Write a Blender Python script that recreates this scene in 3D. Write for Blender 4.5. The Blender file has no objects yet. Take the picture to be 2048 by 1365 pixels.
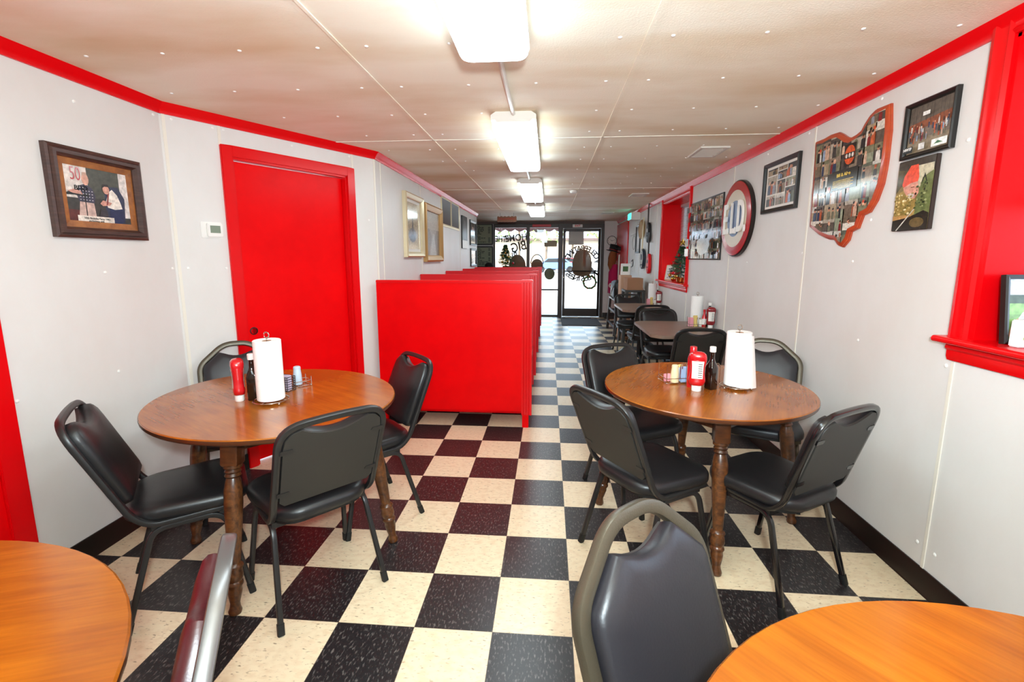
import bpy, bmesh, math, random
from mathutils import Vector, Matrix
PI = math.pi
rnd = random.Random(7)
scene = bpy.context.scene
COL = scene.collection

# ------------------------------------------------------------------ camera, world, sun, exposure
cam_d = bpy.data.cameras.new('camera')
cam = bpy.data.objects.new('camera', cam_d); COL.objects.link(cam)
R = [(0.997046493, 0.0767943626, 0.000957295796),
     (0.0126946449, -0.152499872, -0.988221956),
     (-0.0757438878, 0.985315389, -0.153024339)]
M = Matrix(((R[0][0], -R[1][0], -R[2][0]), (R[0][1], -R[1][1], -R[2][1]), (R[0][2], -R[1][2], -R[2][2])))
cam.matrix_world = Matrix.Translation((-0.1077176, -2.1421058, 1.42000516)) @ M.to_4x4()
cam_d.sensor_width = 36; cam_d.sensor_fit = 'HORIZONTAL'
cam_d.lens = 909.0552 / 2048 * 36
cam_d.shift_x = -2.474 / 2048
cam_d.shift_y = -26.4 / 2048
cam_d.clip_start = 0.02; cam_d.clip_end = 300
scene.camera = cam

world = bpy.data.worlds.new('daylight'); scene.world = world; world.use_nodes = True
bg = world.node_tree.nodes['Background']
bg.inputs[0].default_value = (0.62, 0.80, 1.0, 1); bg.inputs[1].default_value = 2.7

sun_d = bpy.data.lights.new('sun', 'SUN'); sun_d.energy = 6.0; sun_d.angle = 0.02; sun_d.color = (1, .95, .86)
sun = bpy.data.objects.new('sun', sun_d); COL.objects.link(sun)
sun.rotation_euler = (math.radians(38), math.radians(-28), 0)     # high, from behind the building: falls on the car park

scene.view_settings.view_transform = 'Standard'
scene.view_settings.look = 'None'
scene.view_settings.gamma = 1.0
scene.view_settings.use_curve_mapping = False
scene.view_settings.exposure = 1.2
def area(name, loc, size, energy, color, direction):
    d = bpy.data.lights.new(name, 'AREA'); d.shape = 'DISK'; d.size = size; d.energy = energy; d.color = color
    o = bpy.data.objects.new(name, d); COL.objects.link(o); o.location = loc
    o.rotation_euler = Vector(direction).to_track_quat('-Z', 'Y').to_euler(); return o
# the photographer's flash: most of it bounced off the ceiling behind the camera, a little straight ahead
area('flash_bounce', (.05, -2.60, 1.60), .25, 23, (.80, .945, 1.0), (0, .75, 1))
area('flash_direct', (-.02, -2.30, 1.62), .12, 29, (.80, .945, 1.0), (0, 1, -.05))
LAMP = 6.2          # radiance of the fluorescent diffusers
scene.cycles.max_bounces = 7
scene.cycles.diffuse_bounces = 5
scene.cycles.glossy_bounces = 3
scene.cycles.transmission_bounces = 4
scene.cycles.transparent_max_bounces = 10
scene.cycles.sample_clamp_indirect = 6.0
scene.cycles.caustics_reflective = False
scene.cycles.caustics_refractive = False

# ------------------------------------------------------------------ measures of the room (metres)
H, XR, XL, XB, YB = 2.266, 1.507, -2.272, -1.533, 8.9
YREAR = -4.6
TILE = 0.3048
AX, AY, BX, BY = XL, 0.365, XB, 1.625             # the angled wall runs from A to B
ANG = math.atan2(BY - AY, BX - AX)
ALEN = math.hypot(BX - AX, BY - AY)

# ------------------------------------------------------------------ colour and material helpers
def srgb(h):
    if isinstance(h, str):
        h = h.lstrip('#'); c = [int(h[i:i + 2], 16) / 255 for i in (0, 2, 4)]
    else:
        c = h
    return tuple((x / 12.92 if x <= .04045 else ((x + .055) / 1.055) ** 2.4) for x in c)

def mat(name, color, rough=.5, metal=0, coat=0, spec=.5, emit=0, noise=None, bump=None, coat_rough=.1):
    """noise = (scale, second colour, amount, stretch); bump = (scale, strength)"""
    m = bpy.data.materials.new(name); m.use_nodes = True
    nt = m.node_tree; b = nt.nodes['Principled BSDF']
    c = srgb(color) + (1,)
    b.inputs['Base Color'].default_value = c
    b.inputs['Roughness'].default_value = rough
    b.inputs['Metallic'].default_value = metal
    b.inputs['Coat Weight'].default_value = coat
    b.inputs['Coat Roughness'].default_value = coat_rough
    b.inputs['Specular IOR Level'].default_value = spec
    if emit:
        b.inputs['Emission Color'].default_value = c
        b.inputs['Emission Strength'].default_value = emit
    tc = nt.nodes.new('ShaderNodeTexCoord')
    if noise:
        sc, c2, amt, st = noise
        mp = nt.nodes.new('ShaderNodeMapping'); mp.inputs['Scale'].default_value = st
        nt.links.new(tc.outputs['Object'], mp.inputs['Vector'])
        nz = nt.nodes.new('ShaderNodeTexNoise'); nz.inputs['Scale'].default_value = sc
        nz.inputs['Detail'].default_value = 6; nz.inputs['Roughness'].default_value = .6
        nt.links.new(mp.outputs[0], nz.inputs['Vector'])
        rp = nt.nodes.new('ShaderNodeValToRGB')
        rp.color_ramp.elements[0].position = .35; rp.color_ramp.elements[1].position = .7
        rp.color_ramp.elements[0].color = c
        c2 = srgb(c2); rp.color_ramp.elements[1].color = tuple(c[i] * (1 - amt) + c2[i] * amt for i in range(3)) + (1,)
        nt.links.new(nz.outputs[0], rp.inputs[0]); nt.links.new(rp.outputs[0], b.inputs['Base Color'])
    if bump:
        nb = nt.nodes.new('ShaderNodeTexNoise'); nb.inputs['Scale'].default_value = bump[0]; nb.inputs['Detail'].default_value = 3
        nt.links.new(tc.outputs['Object'], nb.inputs['Vector'])
        bp = nt.nodes.new('ShaderNodeBump'); bp.inputs['Strength'].default_value = bump[1]; bp.inputs['Distance'].default_value = .004
        nt.links.new(nb.outputs[0], bp.inputs['Height']); nt.links.new(bp.outputs[0], b.inputs['Normal'])
    return m

def math_node(nt, op, a, b=None):
    n = nt.nodes.new('ShaderNodeMath'); n.operation = op
    for i, v in enumerate((a, b)):
        if v is None: continue
        if isinstance(v, (int, float)): n.inputs[i].default_value = v
        else: nt.links.new(v, n.inputs[i])
    return n.outputs[0]

def mix_col(nt, fac, a, b):
    n = nt.nodes.new('ShaderNodeMix'); n.data_type = 'RGBA'
    if isinstance(fac, (int, float)): n.inputs[0].default_value = fac
    else: nt.links.new(fac, n.inputs[0])
    for s, v in ((6, a), (7, b)):
        if isinstance(v, tuple): n.inputs[s].default_value = v + ((1,) if len(v) == 3 else ())
        else: nt.links.new(v, n.inputs[s])
    return n.outputs[2]

def floor_material():
    m = bpy.data.materials.new('checkered_vinyl_tile'); m.use_nodes = True
    nt = m.node_tree; b = nt.nodes['Principled BSDF']
    tc = nt.nodes.new('ShaderNodeTexCoord'); sx = nt.nodes.new('ShaderNodeSeparateXYZ')
    nt.links.new(tc.outputs['Object'], sx.inputs[0])
    tx = math_node(nt, 'DIVIDE', sx.outputs[0], TILE); ty = math_node(nt, 'DIVIDE', sx.outputs[1], TILE)
    ix = math_node(nt, 'FLOOR', tx); iy = math_node(nt, 'FLOOR', ty)
    par = math_node(nt, 'FLOORED_MODULO', math_node(nt, 'ADD', ix, iy), 2)      # 1 = cream
    def flecks(scale, stretch, lo, hi):
        mp = nt.nodes.new('ShaderNodeMapping'); mp.inputs['Scale'].default_value = stretch
        nt.links.new(tc.outputs['Object'], mp.inputs['Vector'])
        nz = nt.nodes.new('ShaderNodeTexNoise'); nz.inputs['Scale'].default_value = scale; nz.inputs['Detail'].default_value = 3
        nt.links.new(mp.outputs[0], nz.inputs['Vector'])
        mr = nt.nodes.new('ShaderNodeMapRange'); mr.inputs[1].default_value = lo; mr.inputs[2].default_value = hi
        nt.links.new(nz.outputs[0], mr.inputs[0]); return mr.outputs[0]
    blk = mix_col(nt, flecks(60, (2.2, .8, 1), .55, .72), srgb('#221e1f'), srgb('#6b6561'))
    crm = mix_col(nt, flecks(55, (.8, 2.2, 1), .60, .72), srgb('#e6d3b2'), srgb('#8f7a60'))
    crm = mix_col(nt, flecks(26, (1, 1.6, 1), .45, .75), crm, srgb('#dcc3a0'))
    col = mix_col(nt, par, blk, crm)
    # thin joints
    fx = math_node(nt, 'FRACT', tx); fy = math_node(nt, 'FRACT', ty)
    ex = math_node(nt, 'MINIMUM', fx, math_node(nt, 'SUBTRACT', 1, fx)); ey = math_node(nt, 'MINIMUM', fy, math_node(nt, 'SUBTRACT', 1, fy))
    e = math_node(nt, 'LESS_THAN', math_node(nt, 'MINIMUM', ex, ey), .004)
    col = mix_col(nt, math_node(nt, 'MULTIPLY', e, .6), col, srgb('#5b4a3c'))
    nt.links.new(col, b.inputs['Base Color'])
    b.inputs['Roughness'].default_value = .33
    b.inputs['Coat Weight'].default_value = .1; b.inputs['Coat Roughness'].default_value = .3
    nb = nt.nodes.new('ShaderNodeTexNoise'); nb.inputs['Scale'].default_value = 9
    nt.links.new(tc.outputs['Object'], nb.inputs['Vector'])
    bp = nt.nodes.new('ShaderNodeBump'); bp.inputs['Strength'].default_value = .05; bp.inputs['Distance'].default_value = .01
    nt.links.new(nb.outputs[0], bp.inputs['Height']); nt.links.new(bp.outputs[0], b.inputs['Normal'])
    return m

def ceiling_material():
    m = bpy.data.materials.new('smoke_stained_ceiling_board'); m.use_nodes = True
    nt = m.node_tree; b = nt.nodes['Principled BSDF']
    tc = nt.nodes.new('ShaderNodeTexCoord')
    mp = nt.nodes.new('ShaderNodeMapping'); mp.inputs['Scale'].default_value = (.55, 1.5, 1)
    nt.links.new(tc.outputs['Object'], mp.inputs['Vector'])
    nz = nt.nodes.new('ShaderNodeTexNoise'); nz.inputs['Scale'].default_value = 1.3; nz.inputs['Detail'].default_value = 5
    nt.links.new(mp.outputs[0], nz.inputs['Vector'])
    rp = nt.nodes.new('ShaderNodeValToRGB')
    rp.color_ramp.elements[0].position = .44; rp.color_ramp.elements[1].position = .74
    rp.color_ramp.elements[0].color = srgb('#f6f1e2') + (1,); rp.color_ramp.elements[1].color = srgb('#d9bf98') + (1,)
    nt.links.new(nz.outputs[0], rp.inputs[0])
    col = mix_col(nt, .12, rp.outputs[0], srgb('#d6b78f'))
    nt.links.new(col, b.inputs['Base Color'])
    b.inputs['Roughness'].default_value = .62; b.inputs['Specular IOR Level'].default_value = .3
    nb = nt.nodes.new('ShaderNodeTexNoise'); nb.inputs['Scale'].default_value = 120; nb.inputs['Detail'].default_value = 2
    nt.links.new(tc.outputs['Object'], nb.inputs['Vector'])
    bp = nt.nodes.new('ShaderNodeBump'); bp.inputs['Strength'].default_value = .25; bp.inputs['Distance'].default_value = .004
    nt.links.new(nb.outputs[0], bp.inputs['Height']); nt.links.new(bp.outputs[0], b.inputs['Normal'])
    return m

def wood_material(name, c1, c2, c3, scale=1.0, rough=.25, coat=.25):
    m = bpy.data.materials.new(name); m.use_nodes = True
    nt = m.node_tree; b = nt.nodes['Principled BSDF']
    tc = nt.nodes.new('ShaderNodeTexCoord')
    mp = nt.nodes.new('ShaderNodeMapping'); mp.inputs['Scale'].default_value = (1.2 * scale, 9 * scale, 5 * scale)
    nt.links.new(tc.outputs['Object'], mp.inputs['Vector'])
    nz = nt.nodes.new('ShaderNodeTexNoise'); nz.inputs['Scale'].default_value = 3; nz.inputs['Detail'].default_value = 8
    nz.inputs['Roughness'].default_value = .6; nz.inputs['Distortion'].default_value = .35
    nt.links.new(mp.outputs[0], nz.inputs['Vector'])
    rp = nt.nodes.new('ShaderNodeValToRGB')
    rp.color_ramp.elements[0].position = .3; rp.color_ramp.elements[1].position = .75
    rp.color_ramp.elements[0].color = srgb(c1) + (1,); rp.color_ramp.elements[1].color = srgb(c2) + (1,)
    nt.links.new(nz.outputs[0], rp.inputs[0])
    n2 = nt.nodes.new('ShaderNodeTexNoise'); n2.inputs['Scale'].default_value = 3 * scale; n2.inputs['Detail'].default_value = 2
    nt.links.new(tc.outputs['Object'], n2.inputs['Vector'])
    mr = nt.nodes.new('ShaderNodeMapRange'); mr.inputs[1].default_value = .42; mr.inputs[2].default_value = .85
    nt.links.new(n2.outputs[0], mr.inputs[0])
    col = mix_col(nt, mr.outputs[0], rp.outputs[0], srgb(c3))
    m2 = nt.nodes.new('ShaderNodeMapping'); m2.inputs['Scale'].default_value = (3 * scale, 70 * scale, 40 * scale)
    nt.links.new(tc.outputs['Object'], m2.inputs['Vector'])
    n3 = nt.nodes.new('ShaderNodeTexNoise'); n3.inputs['Scale'].default_value = 2; n3.inputs['Detail'].default_value = 4
    nt.links.new(m2.outputs[0], n3.inputs['Vector'])
    r3 = nt.nodes.new('ShaderNodeMapRange'); r3.inputs[1].default_value = .35; r3.inputs[2].default_value = .68; r3.inputs[3].default_value = .90; r3.inputs[4].default_value = 1.05
    nt.links.new(n3.outputs[0], r3.inputs[0])
    vm = nt.nodes.new('ShaderNodeVectorMath'); vm.operation = 'SCALE'
    nt.links.new(col, vm.inputs[0]); nt.links.new(r3.outputs[0], vm.inputs['Scale']); col = vm.outputs[0]
    nt.links.new(col, b.inputs['Base Color'])
    b.inputs['Roughness'].default_value = rough; b.inputs['Coat Weight'].default_value = coat; b.inputs['Coat Roughness'].default_value = .12
    return m

def glass_material(name, tint=(1, 1, 1)):
    m = bpy.data.materials.new(name); m.use_nodes = True
    nt = m.node_tree; nt.nodes.remove(nt.nodes['Principled BSDF']); out = nt.nodes['Material Output']
    t = nt.nodes.new('ShaderNodeBsdfTransparent'); t.inputs[0].default_value = tint + (1,)
    g = nt.nodes.new('ShaderNodeBsdfGlossy'); g.inputs['Roughness'].default_value = .02
    f = nt.nodes.new('ShaderNodeFresnel'); f.inputs[0].default_value = 1.45
    mx = nt.nodes.new('ShaderNodeMixShader')
    nt.links.new(f.outputs[0], mx.inputs[0]); nt.links.new(t.outputs[0], mx.inputs[1]); nt.links.new(g.outputs[0], mx.inputs[2])
    nt.links.new(mx.outputs[0], out.inputs[0]); return m

def print_material(name, rough):
    m = bpy.data.materials.new(name); m.use_nodes = True
    nt = m.node_tree; b = nt.nodes['Principled BSDF']
    a = nt.nodes.new('ShaderNodeAttribute'); a.attribute_name = 'ink'
    tc = nt.nodes.new('ShaderNodeTexCoord'); nz = nt.nodes.new('ShaderNodeTexNoise'); nz.inputs['Scale'].default_value = 55; nz.inputs['Detail'].default_value = 5
    nt.links.new(tc.outputs['Object'], nz.inputs['Vector'])
    mr = nt.nodes.new('ShaderNodeMapRange'); mr.inputs[1].default_value = .3; mr.inputs[2].default_value = .7; mr.inputs[3].default_value = .72; mr.inputs[4].default_value = 1.3
    nt.links.new(nz.outputs[0], mr.inputs[0])
    vm = nt.nodes.new('ShaderNodeVectorMath'); vm.operation = 'SCALE'
    nt.links.new(a.outputs['Color'], vm.inputs[0]); nt.links.new(mr.outputs[0], vm.inputs['Scale'])
    nt.links.new(vm.outputs[0], b.inputs['Base Color']); b.inputs['Roughness'].default_value = rough
    return m

MT = dict(
    floor=floor_material(), ceiling=ceiling_material(),
    wall=mat('white_wall_panel', '#dedbd8', .45, noise=(2.2, '#d3cbc4', .6, (1, 1, .6)), bump=(60, .08)),
    batten=mat('cream_panel_strip', '#e4ddd0', .4),
    red=mat('glossy_red_paint', '#ea0309', .32, spec=.12, noise=(3.5, '#d00309', .55, (1, 1, 1)), bump=(25, .06)),
    red_trim=mat('red_trim_paint', '#dc040c', .25, spec=.3, bump=(30, .05)),
    red_old=mat('worn_red_paint', '#d80a16', .35, spec=.35, noise=(9, '#d8121c', .6, (1, 1, 1))),
    black_base=mat('black_vinyl_base', '#17130f', .3),
    vinyl=mat('black_vinyl', '#1d1b1c', .38, bump=(180, .08)),
    vinyl_grey=mat('charcoal_vinyl', '#211f23', .42, bump=(180, .08)),
    vinyl_maroon=mat('maroon_vinyl', '#3c1216', .35, bump=(180, .08)),
    shell=mat('black_painted_shell', '#2b2825', .5),
    frame_black=mat('black_powder_coat', '#211f1f', .36, spec=.5),
    frame_gloss=mat('gloss_black_tube', '#141213', .2, coat=.4),
    frame_bronze=mat('bronze_hammertone', '#4e4639', .34, metal=.45, bump=(260, .15)),
    frame_grey=mat('grey_steel_tube', '#63605f', .28, metal=.6),
    rubber=mat('black_rubber', '#0d0d0d', .6),
    top_orange=wood_material('honey_maple_top', '#8d480b', '#a86014', '#7a3a0c'),
    top_amber=wood_material('amber_maple_top', '#96500f', '#b0661a', '#7a3d10'),
    edge_dark=mat('dark_table_edge', '#4e2814', .3, coat=.3),
    leg_wood=wood_material('dark_turned_wood', '#3f1f10', '#6b3a1c', '#2e170d', 3, .3, .3),
    leg_worn=wood_material('worn_turned_wood', '#34190c', '#7a4822', '#2b150b', 4, .35, .2),
    laminate=mat('brown_laminate', '#7d6455', .35, noise=(7, '#96806f', .6, (1, 4, 1))),
    white_plastic=mat('white_plastic', '#ece9e4', .35), white_metal=mat('white_enamel', '#d9d2c9', .35),
    paper=mat('white_paper', '#f4f2ef', .8, bump=(90, .35)),
    kraft=mat('brown_cardboard', '#a5795a', .8), kraft_light=mat('pale_cardboard', '#caa084', .8),
    chrome=mat('chromed_wire', '#cfc4b6', .18, metal=1), brass=mat('gold_metal', '#c9a24c', .25, metal=1),
    ketchup=mat('ketchup_red', '#c4111a', .22, coat=.5), ketchup_dark=mat('dark_ketchup_red', '#86121a', .25, coat=.5),
    sauce=mat('dark_sauce_glass', '#1c0d08', .1, coat=.6), label=mat('white_label', '#e9e4dc', .5), label_ink=mat('label_ink', '#6d6a66', .5),
    cream=mat('cream_ceramic', '#ead9ae', .3), pale_blue=mat('pale_blue_plastic', '#b9c9d6', .3),
    lilac=mat('pale_lilac_paper', '#c9b9cf', .7),
    pink=mat('pink_paper', '#e59aa5', .7), sky_paper=mat('blue_paper', '#9fb6d6', .7), yellow_paper=mat('yellow_paper', '#e3c877', .7),
    mullion=mat('dark_bronze_aluminium', '#3c312d', .4, metal=.3), header=mat('brown_header_board', '#5d4a42', .55),
    glass=glass_material('clear_window_glass'), diffuser=None,
    black=mat('flat_black', '#0c0b0b', .5), hat=mat('black_felt', '#0b0a0a', .85), dark_grey=mat('charcoal_painted_wood', '#3b3734', .55),
    dark_wood=mat('dark_brown_wood', '#2e1d16', .45), frame_brown=mat('dark_walnut_frame', '#3d2721', .35, noise=(14, '#5a3c33', .7, (1, 1, 6))),
    frame_gold=mat('gold_frame', '#b58a52', .35, metal=.3), frame_champagne=mat('champagne_frame', '#d9c9a5', .3, metal=.35),
    liner=mat('burl_liner', '#a9662a', .4, noise=(20, '#6f3a16', .8, (1, 1, 1))), frame_ink=mat('black_picture_frame', '#191614', .3),
    mat_board=mat('white_mat_board', '#e8e2da', .7), print=print_material('printed_photo', .35), gloss_print=print_material('glossy_printed_photo', .12),
    orange_wood=mat('red_stained_board', '#a93a1e', .3, coat=.4, noise=(8, '#c4521f', .7, (1, 1, 3))),
    pine=mat('brown_carved_board', '#7a4a2e', .55), cord=mat('dark_cord', '#2a2320', .8),
    blind=mat('white_blind_slat', '#c9c0bb', .5), needle=mat('fir_green', '#12351d', .6), needle_light=mat('light_fir_green', '#37592a', .6),
    ornament=mat('red_glass_ball', '#c4121c', .12, coat=.5), green_led=mat('green_lit_face', '#35d9c0', .4, emit=1.6),
    mat_rug=mat('dark_entrance_mat', '#3a3634', .95, bump=(300, .6)), magenta=mat('magenta_cloth', '#b5104e', .85),
    orange_cloth=mat('rust_cloth', '#8b4a22', .85), white_cloth=mat('white_cloth', '#e5dfdb', .85), lock=mat('dark_lock_hole', '#050505', .4),
    grey_metal=mat('grey_metal_louvre', '#57504a', .4, metal=.3), clock_face=mat('clock_face', '#e6e0d8', .5),
    concrete=mat('pale_concrete', '#b9b6b2', .9, noise=(1.5, '#a5a29d', .6, (1, 1, 1))), asphalt=mat('light_asphalt', '#8f8e8d', .9),
    awning=mat('maroon_canvas', '#2c0d14', .8), trunk=mat('tree_bark', '#6b5a48', .9), foliage=mat('pale_leaves', '#7d8a4a', .8),
    car_blue=mat('blue_grey_car_paint', '#5d7fb0', .25, coat=.6), car_red=mat('red_car_paint', '#a3222a', .25, coat=.6), car_white=mat('white_car_paint', '#e2e4e6', .25, coat=.6),
    tan_wall=mat('tan_building', '#c9b59a', .9), burger=mat('brown_window_paint', '#8a6d55', .9), ink=mat('black_window_paint', '#2a1c16', .9),
    green_disc=mat('olive_window_paint', '#747b5e', .9), tan_paper=mat('tan_card', '#b7a48a', .9), disc_red=mat('red_enamel', '#b3121c', .25, coat=.4),
    disc_white=mat('cream_enamel', '#d3c6b0', .3), letter_white=mat('white_letter_enamel', '#f4f1ea', .35), disc_blue=mat('slate_blue_enamel', '#5b6c8f', .3), disc_black=mat('dark_steel_rim', '#2b201c', .35, metal=.4),
    navy=mat('navy_lacquer', '#1f2a38', .25, coat=.4), tan_skin=mat('tan_drumskin', '#b08a55', .6), lcd=mat('grey_green_lcd', '#7c8a78', .3),
    dots=mat('white_gift_wrap', '#ece9ea', .4), wreath_green=mat('wreath_green', '#4d7a35', .8), menu_board=mat('menu_letter_board', '#8f927a', .7),
    card_white=mat('white_card', '#e9e6e2', .7), pennant=mat('pennant_white', '#d9d6d3', .7), tan_chair=mat('silver_arm', '#8b8a88', .3, metal=.7),
)
_d = bpy.data.materials.new('lit_acrylic_diffuser'); _d.use_nodes = True
_b = _d.node_tree.nodes['Principled BSDF']
_b.inputs['Base Color'].default_value = (.9, .88, .84, 1); _b.inputs['Emission Color'].default_value = (.77, .94, 1.0, 1); _b.inputs['Emission Strength'].default_value = LAMP
MT['diffuser'] = _d

# ------------------------------------------------------------------ mesh helper
def rounded_rect(w, h, r, n=5, cx=0, cy=0):
    pts = []
    for sx, sy, a0 in ((1, 1, 0), (-1, 1, 90), (-1, -1, 180), (1, -1, 270)):
        for i in range(n + 1):
            a = math.radians(a0 + 90 * i / n)
            pts.append((cx + sx * (w / 2 - r) + r * math.cos(a), cy + sy * (h / 2 - r) + r * math.sin(a)))
    return pts

def round_path(P, radii, n=6, closed=False):
    P = [Vector(p) for p in P]; out = []
    m = len(P)
    if not isinstance(radii, (list, tuple)): radii = [radii] * m
    for i in range(m):
        if not closed and i in (0, m - 1): out.append(P[i]); continue
        a, b, c = P[i - 1], P[i], P[(i + 1) % m]; r = radii[i]
        u, v = a - b, c - b
        d = min(r, u.length * .49, v.length * .49)
        if d < 1e-6: out.append(b); continue
        p, q = b + u.normalized() * d, b + v.normalized() * d
        for k in range(n + 1):
            t = k / n; out.append(p * (1 - t) ** 2 + b * 2 * t * (1 - t) + q * t * t)
    return out

class MB:
    def __init__(s): s.v = []; s.f = []; s.m = []; s.c = []; s.xf = Matrix()
    def add(s, vs, fs, mi=0, col=None):
        k = len(s.v); s.v += [tuple(s.xf @ Vector(p)) for p in vs]
        for f in fs: s.f.append([i + k for i in f]); s.m.append(mi); s.c.append(col)
        return s
    def box(s, x0, x1, y0, y1, z0, z1, mi=0):
        return s.add([(x0, y0, z0), (x1, y0, z0), (x1, y1, z0), (x0, y1, z0), (x0, y0, z1), (x1, y0, z1), (x1, y1, z1), (x0, y1, z1)],
                     [(3, 2, 1, 0), (4, 5, 6, 7), (0, 1, 5, 4), (1, 2, 6, 5), (2, 3, 7, 6), (3, 0, 4, 7)], mi)
    def loft(s, rings, mi=0, caps=True, closed=True):
        n = len(rings[0]); vs = [p for r in rings for p in r]; fs = []
        for k in range(len(rings) - 1):
            for i in range(n if closed else n - 1):
                j = (i + 1) % n; fs.append((k * n + i, k * n + j, (k + 1) * n + j, (k + 1) * n + i))
        if caps:
            fs.append(tuple(reversed(range(n)))); fs.append(tuple(range((len(rings) - 1) * n, len(rings) * n)))
        return s.add(vs, fs, mi)
    def lathe(s, prof, n=24, o=(0, 0, 0), mi=0, ex=1.0):
        return s.loft([[(o[0] + max(r, 1e-4) * math.cos(2 * PI * i / n) * ex, o[1] + max(r, 1e-4) * math.sin(2 * PI * i / n), o[2] + z) for i in range(n)] for r, z in prof], mi)
    def sweep(s, path, sec, side=None, closed=False, mi=0):
        """sec: 2-D points (a along the side vector, b along the third axis)"""
        P = [Vector(p) for p in path]; n = len(P); rings = []
        N = None
        for i in range(n):
            t = ((P[(i + 1) % n] if closed or i < n - 1 else P[i]) - (P[i - 1] if closed or i > 0 else P[i])).normalized()
            if side is not None: N = Vector(side)
            elif N is None: N = Vector((0, 0, 1)) if abs(t.z) < .9 else Vector((1, 0, 0))
            a = (N - t * N.dot(t)).normalized(); N = a; b = t.cross(a)
            rings.append([tuple(P[i] + a * x + b * y) for x, y in sec])
        if closed: rings.append(rings[0])
        return s.loft(rings, mi, caps=not closed)
    def tube(s, path, r, n=8, closed=False, mi=0):
        return s.sweep(path, [(r * math.cos(2 * PI * i / n), r * math.sin(2 * PI * i / n)) for i in range(n)], closed=closed, mi=mi)
    def prism(s, poly, y0, y1, mi=0, axis='y'):
        f = (lambda a, b, c: (a, c, b)) if axis == 'y' else (lambda a, b, c: (a, b, c))
        return s.loft([[f(a, b, y0) for a, b in poly], [f(a, b, y1) for a, b in poly]], mi)
    def ball(s, o, r, mi=0, n=10, sz=1.0):
        return s.lathe([(r * math.sin(PI * k / n), -r * sz * math.cos(PI * k / n)) for k in range(n + 1)], max(8, n), o, mi)
    def poly(s, pts, mi=0, col=None): return s.add(pts, [tuple(range(len(pts)))], mi, col)
    def build(s, name, mats, parent=None, smooth=35, bevel=0, seg=2, normals=True):
        me = bpy.data.meshes.new(name); me.from_pydata(s.v, [], s.f)
        if not isinstance(mats, (list, tuple)): mats = [mats]
        for m in mats: me.materials.append(MT[m] if isinstance(m, str) else m)
        for p, mi in zip(me.polygons, s.m): p.material_index = mi
        if any(c is not None for c in s.c):
            at = me.color_attributes.new('ink', 'FLOAT_COLOR', 'CORNER')
            for p, c in zip(me.polygons, s.c):
                c = tuple(c or (1, 1, 1)) + (1,)
                for li in p.loop_indices: at.data[li].color = c
        elif normals or bevel:
            bm = bmesh.new(); bm.from_mesh(me)
            bmesh.ops.remove_doubles(bm, verts=bm.verts, dist=1e-6)
            bmesh.ops.recalc_face_normals(bm, faces=bm.faces)
            if bevel:
                ed = [e for e in bm.edges if len(e.link_faces) == 2 and e.calc_face_angle(0) > .6]
                bmesh.ops.bevel(bm, geom=ed, offset=bevel, segments=seg, affect='EDGES', clamp_overlap=True)
            bm.to_mesh(me); bm.free()
        if smooth:
            me.shade_smooth()
            me.set_sharp_from_angle(angle=math.radians(smooth))
        o = bpy.data.objects.new(name, me); COL.objects.link(o)
        if parent is not None: o.parent = parent
        return o

def tag(o, label=None, cat=None, group=None, kind=None):
    for k, v in (('label', label), ('category', cat), ('group', group), ('kind', kind)):
        if v: o[k] = v
    return o
def thing(name, label, cat, loc=(0, 0, 0), rz=0, group=None):
    o = bpy.data.objects.new(name, None); COL.objects.link(o); o.empty_display_size = .05
    o.location = loc; o.rotation_euler = (0, 0, rz); return tag(o, label, cat, group)
def struct(o): o['kind'] = 'structure'; return o
def copy_tree(o, parent=None):
    c = o.copy(); COL.objects.link(c)
    if parent is not None: c.parent = parent
    for ch in list(o.children): copy_tree(ch, c)
    return c
def copy_thing(o, loc, rz, label, group=None):
    c = copy_tree(o); c.location = loc; c.rotation_euler = (0, 0, rz); c['label'] = label
    if group: c['group'] = group
    return c
RW, LW, BW = -PI / 2, PI / 2, 0.0           # rotation of things hung on the right, left and back walls (viewer on local -Y)
def on_right(y, z, d=0): return (XR - d, y, z)
def on_left(y, z): return (XL, y, z)
def on_booth(y, z): return (XB, y, z)
def on_back(x, z, d=0): return (x, YB - d, z)
def on_angle(t, z): return (AX + math.cos(ANG) * t, AY + math.sin(ANG) * t, z)

def text_part(body, size, name, m, parent, loc, rot=(PI / 2, 0, 0), sx=1.0, bold=0.0, extrude=.0006, align='CENTER', label=None):
    cu = bpy.data.curves.new('text', 'FONT'); cu.body = body; cu.size = size; cu.extrude = extrude; cu.offset = bold
    cu.align_x = align; cu.align_y = 'CENTER'
    t = bpy.data.objects.new('text', cu); COL.objects.link(t)
    bpy.context.view_layer.update()
    me = bpy.data.meshes.new_from_object(t.evaluated_get(bpy.context.evaluated_depsgraph_get()))
    bpy.data.objects.remove(t); bpy.data.curves.remove(cu)
    me.materials.clear(); me.materials.append(MT[m])
    mx = Matrix.Translation(loc) @ (Matrix.Rotation(rot[2], 4, 'Z') @ Matrix.Rotation(rot[1], 4, 'Y') @ Matrix.Rotation(rot[0], 4, 'X')) @ Matrix.Diagonal((sx, 1, 1, 1))
    me.transform(mx)
    o = bpy.data.objects.new(name, me); COL.objects.link(o); o.parent = parent
    if label: o['label'] = label
    return o

# ------------------------------------------------------------------ the room
def slab(name, x0, x1, y0, y1, z0, z1, m, bevel=0):
    return struct(MB().box(x0, x1, y0, y1, z0, z1).build(name, m, bevel=bevel))
slab('floor', -4.6, 1.9, YREAR - .2, YB + .12, -.08, 0, 'floor')
ceil = slab('ceiling', -4.6, 1.9, YREAR - .2, YB + .2, H, H + .1, 'ceiling')

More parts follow.
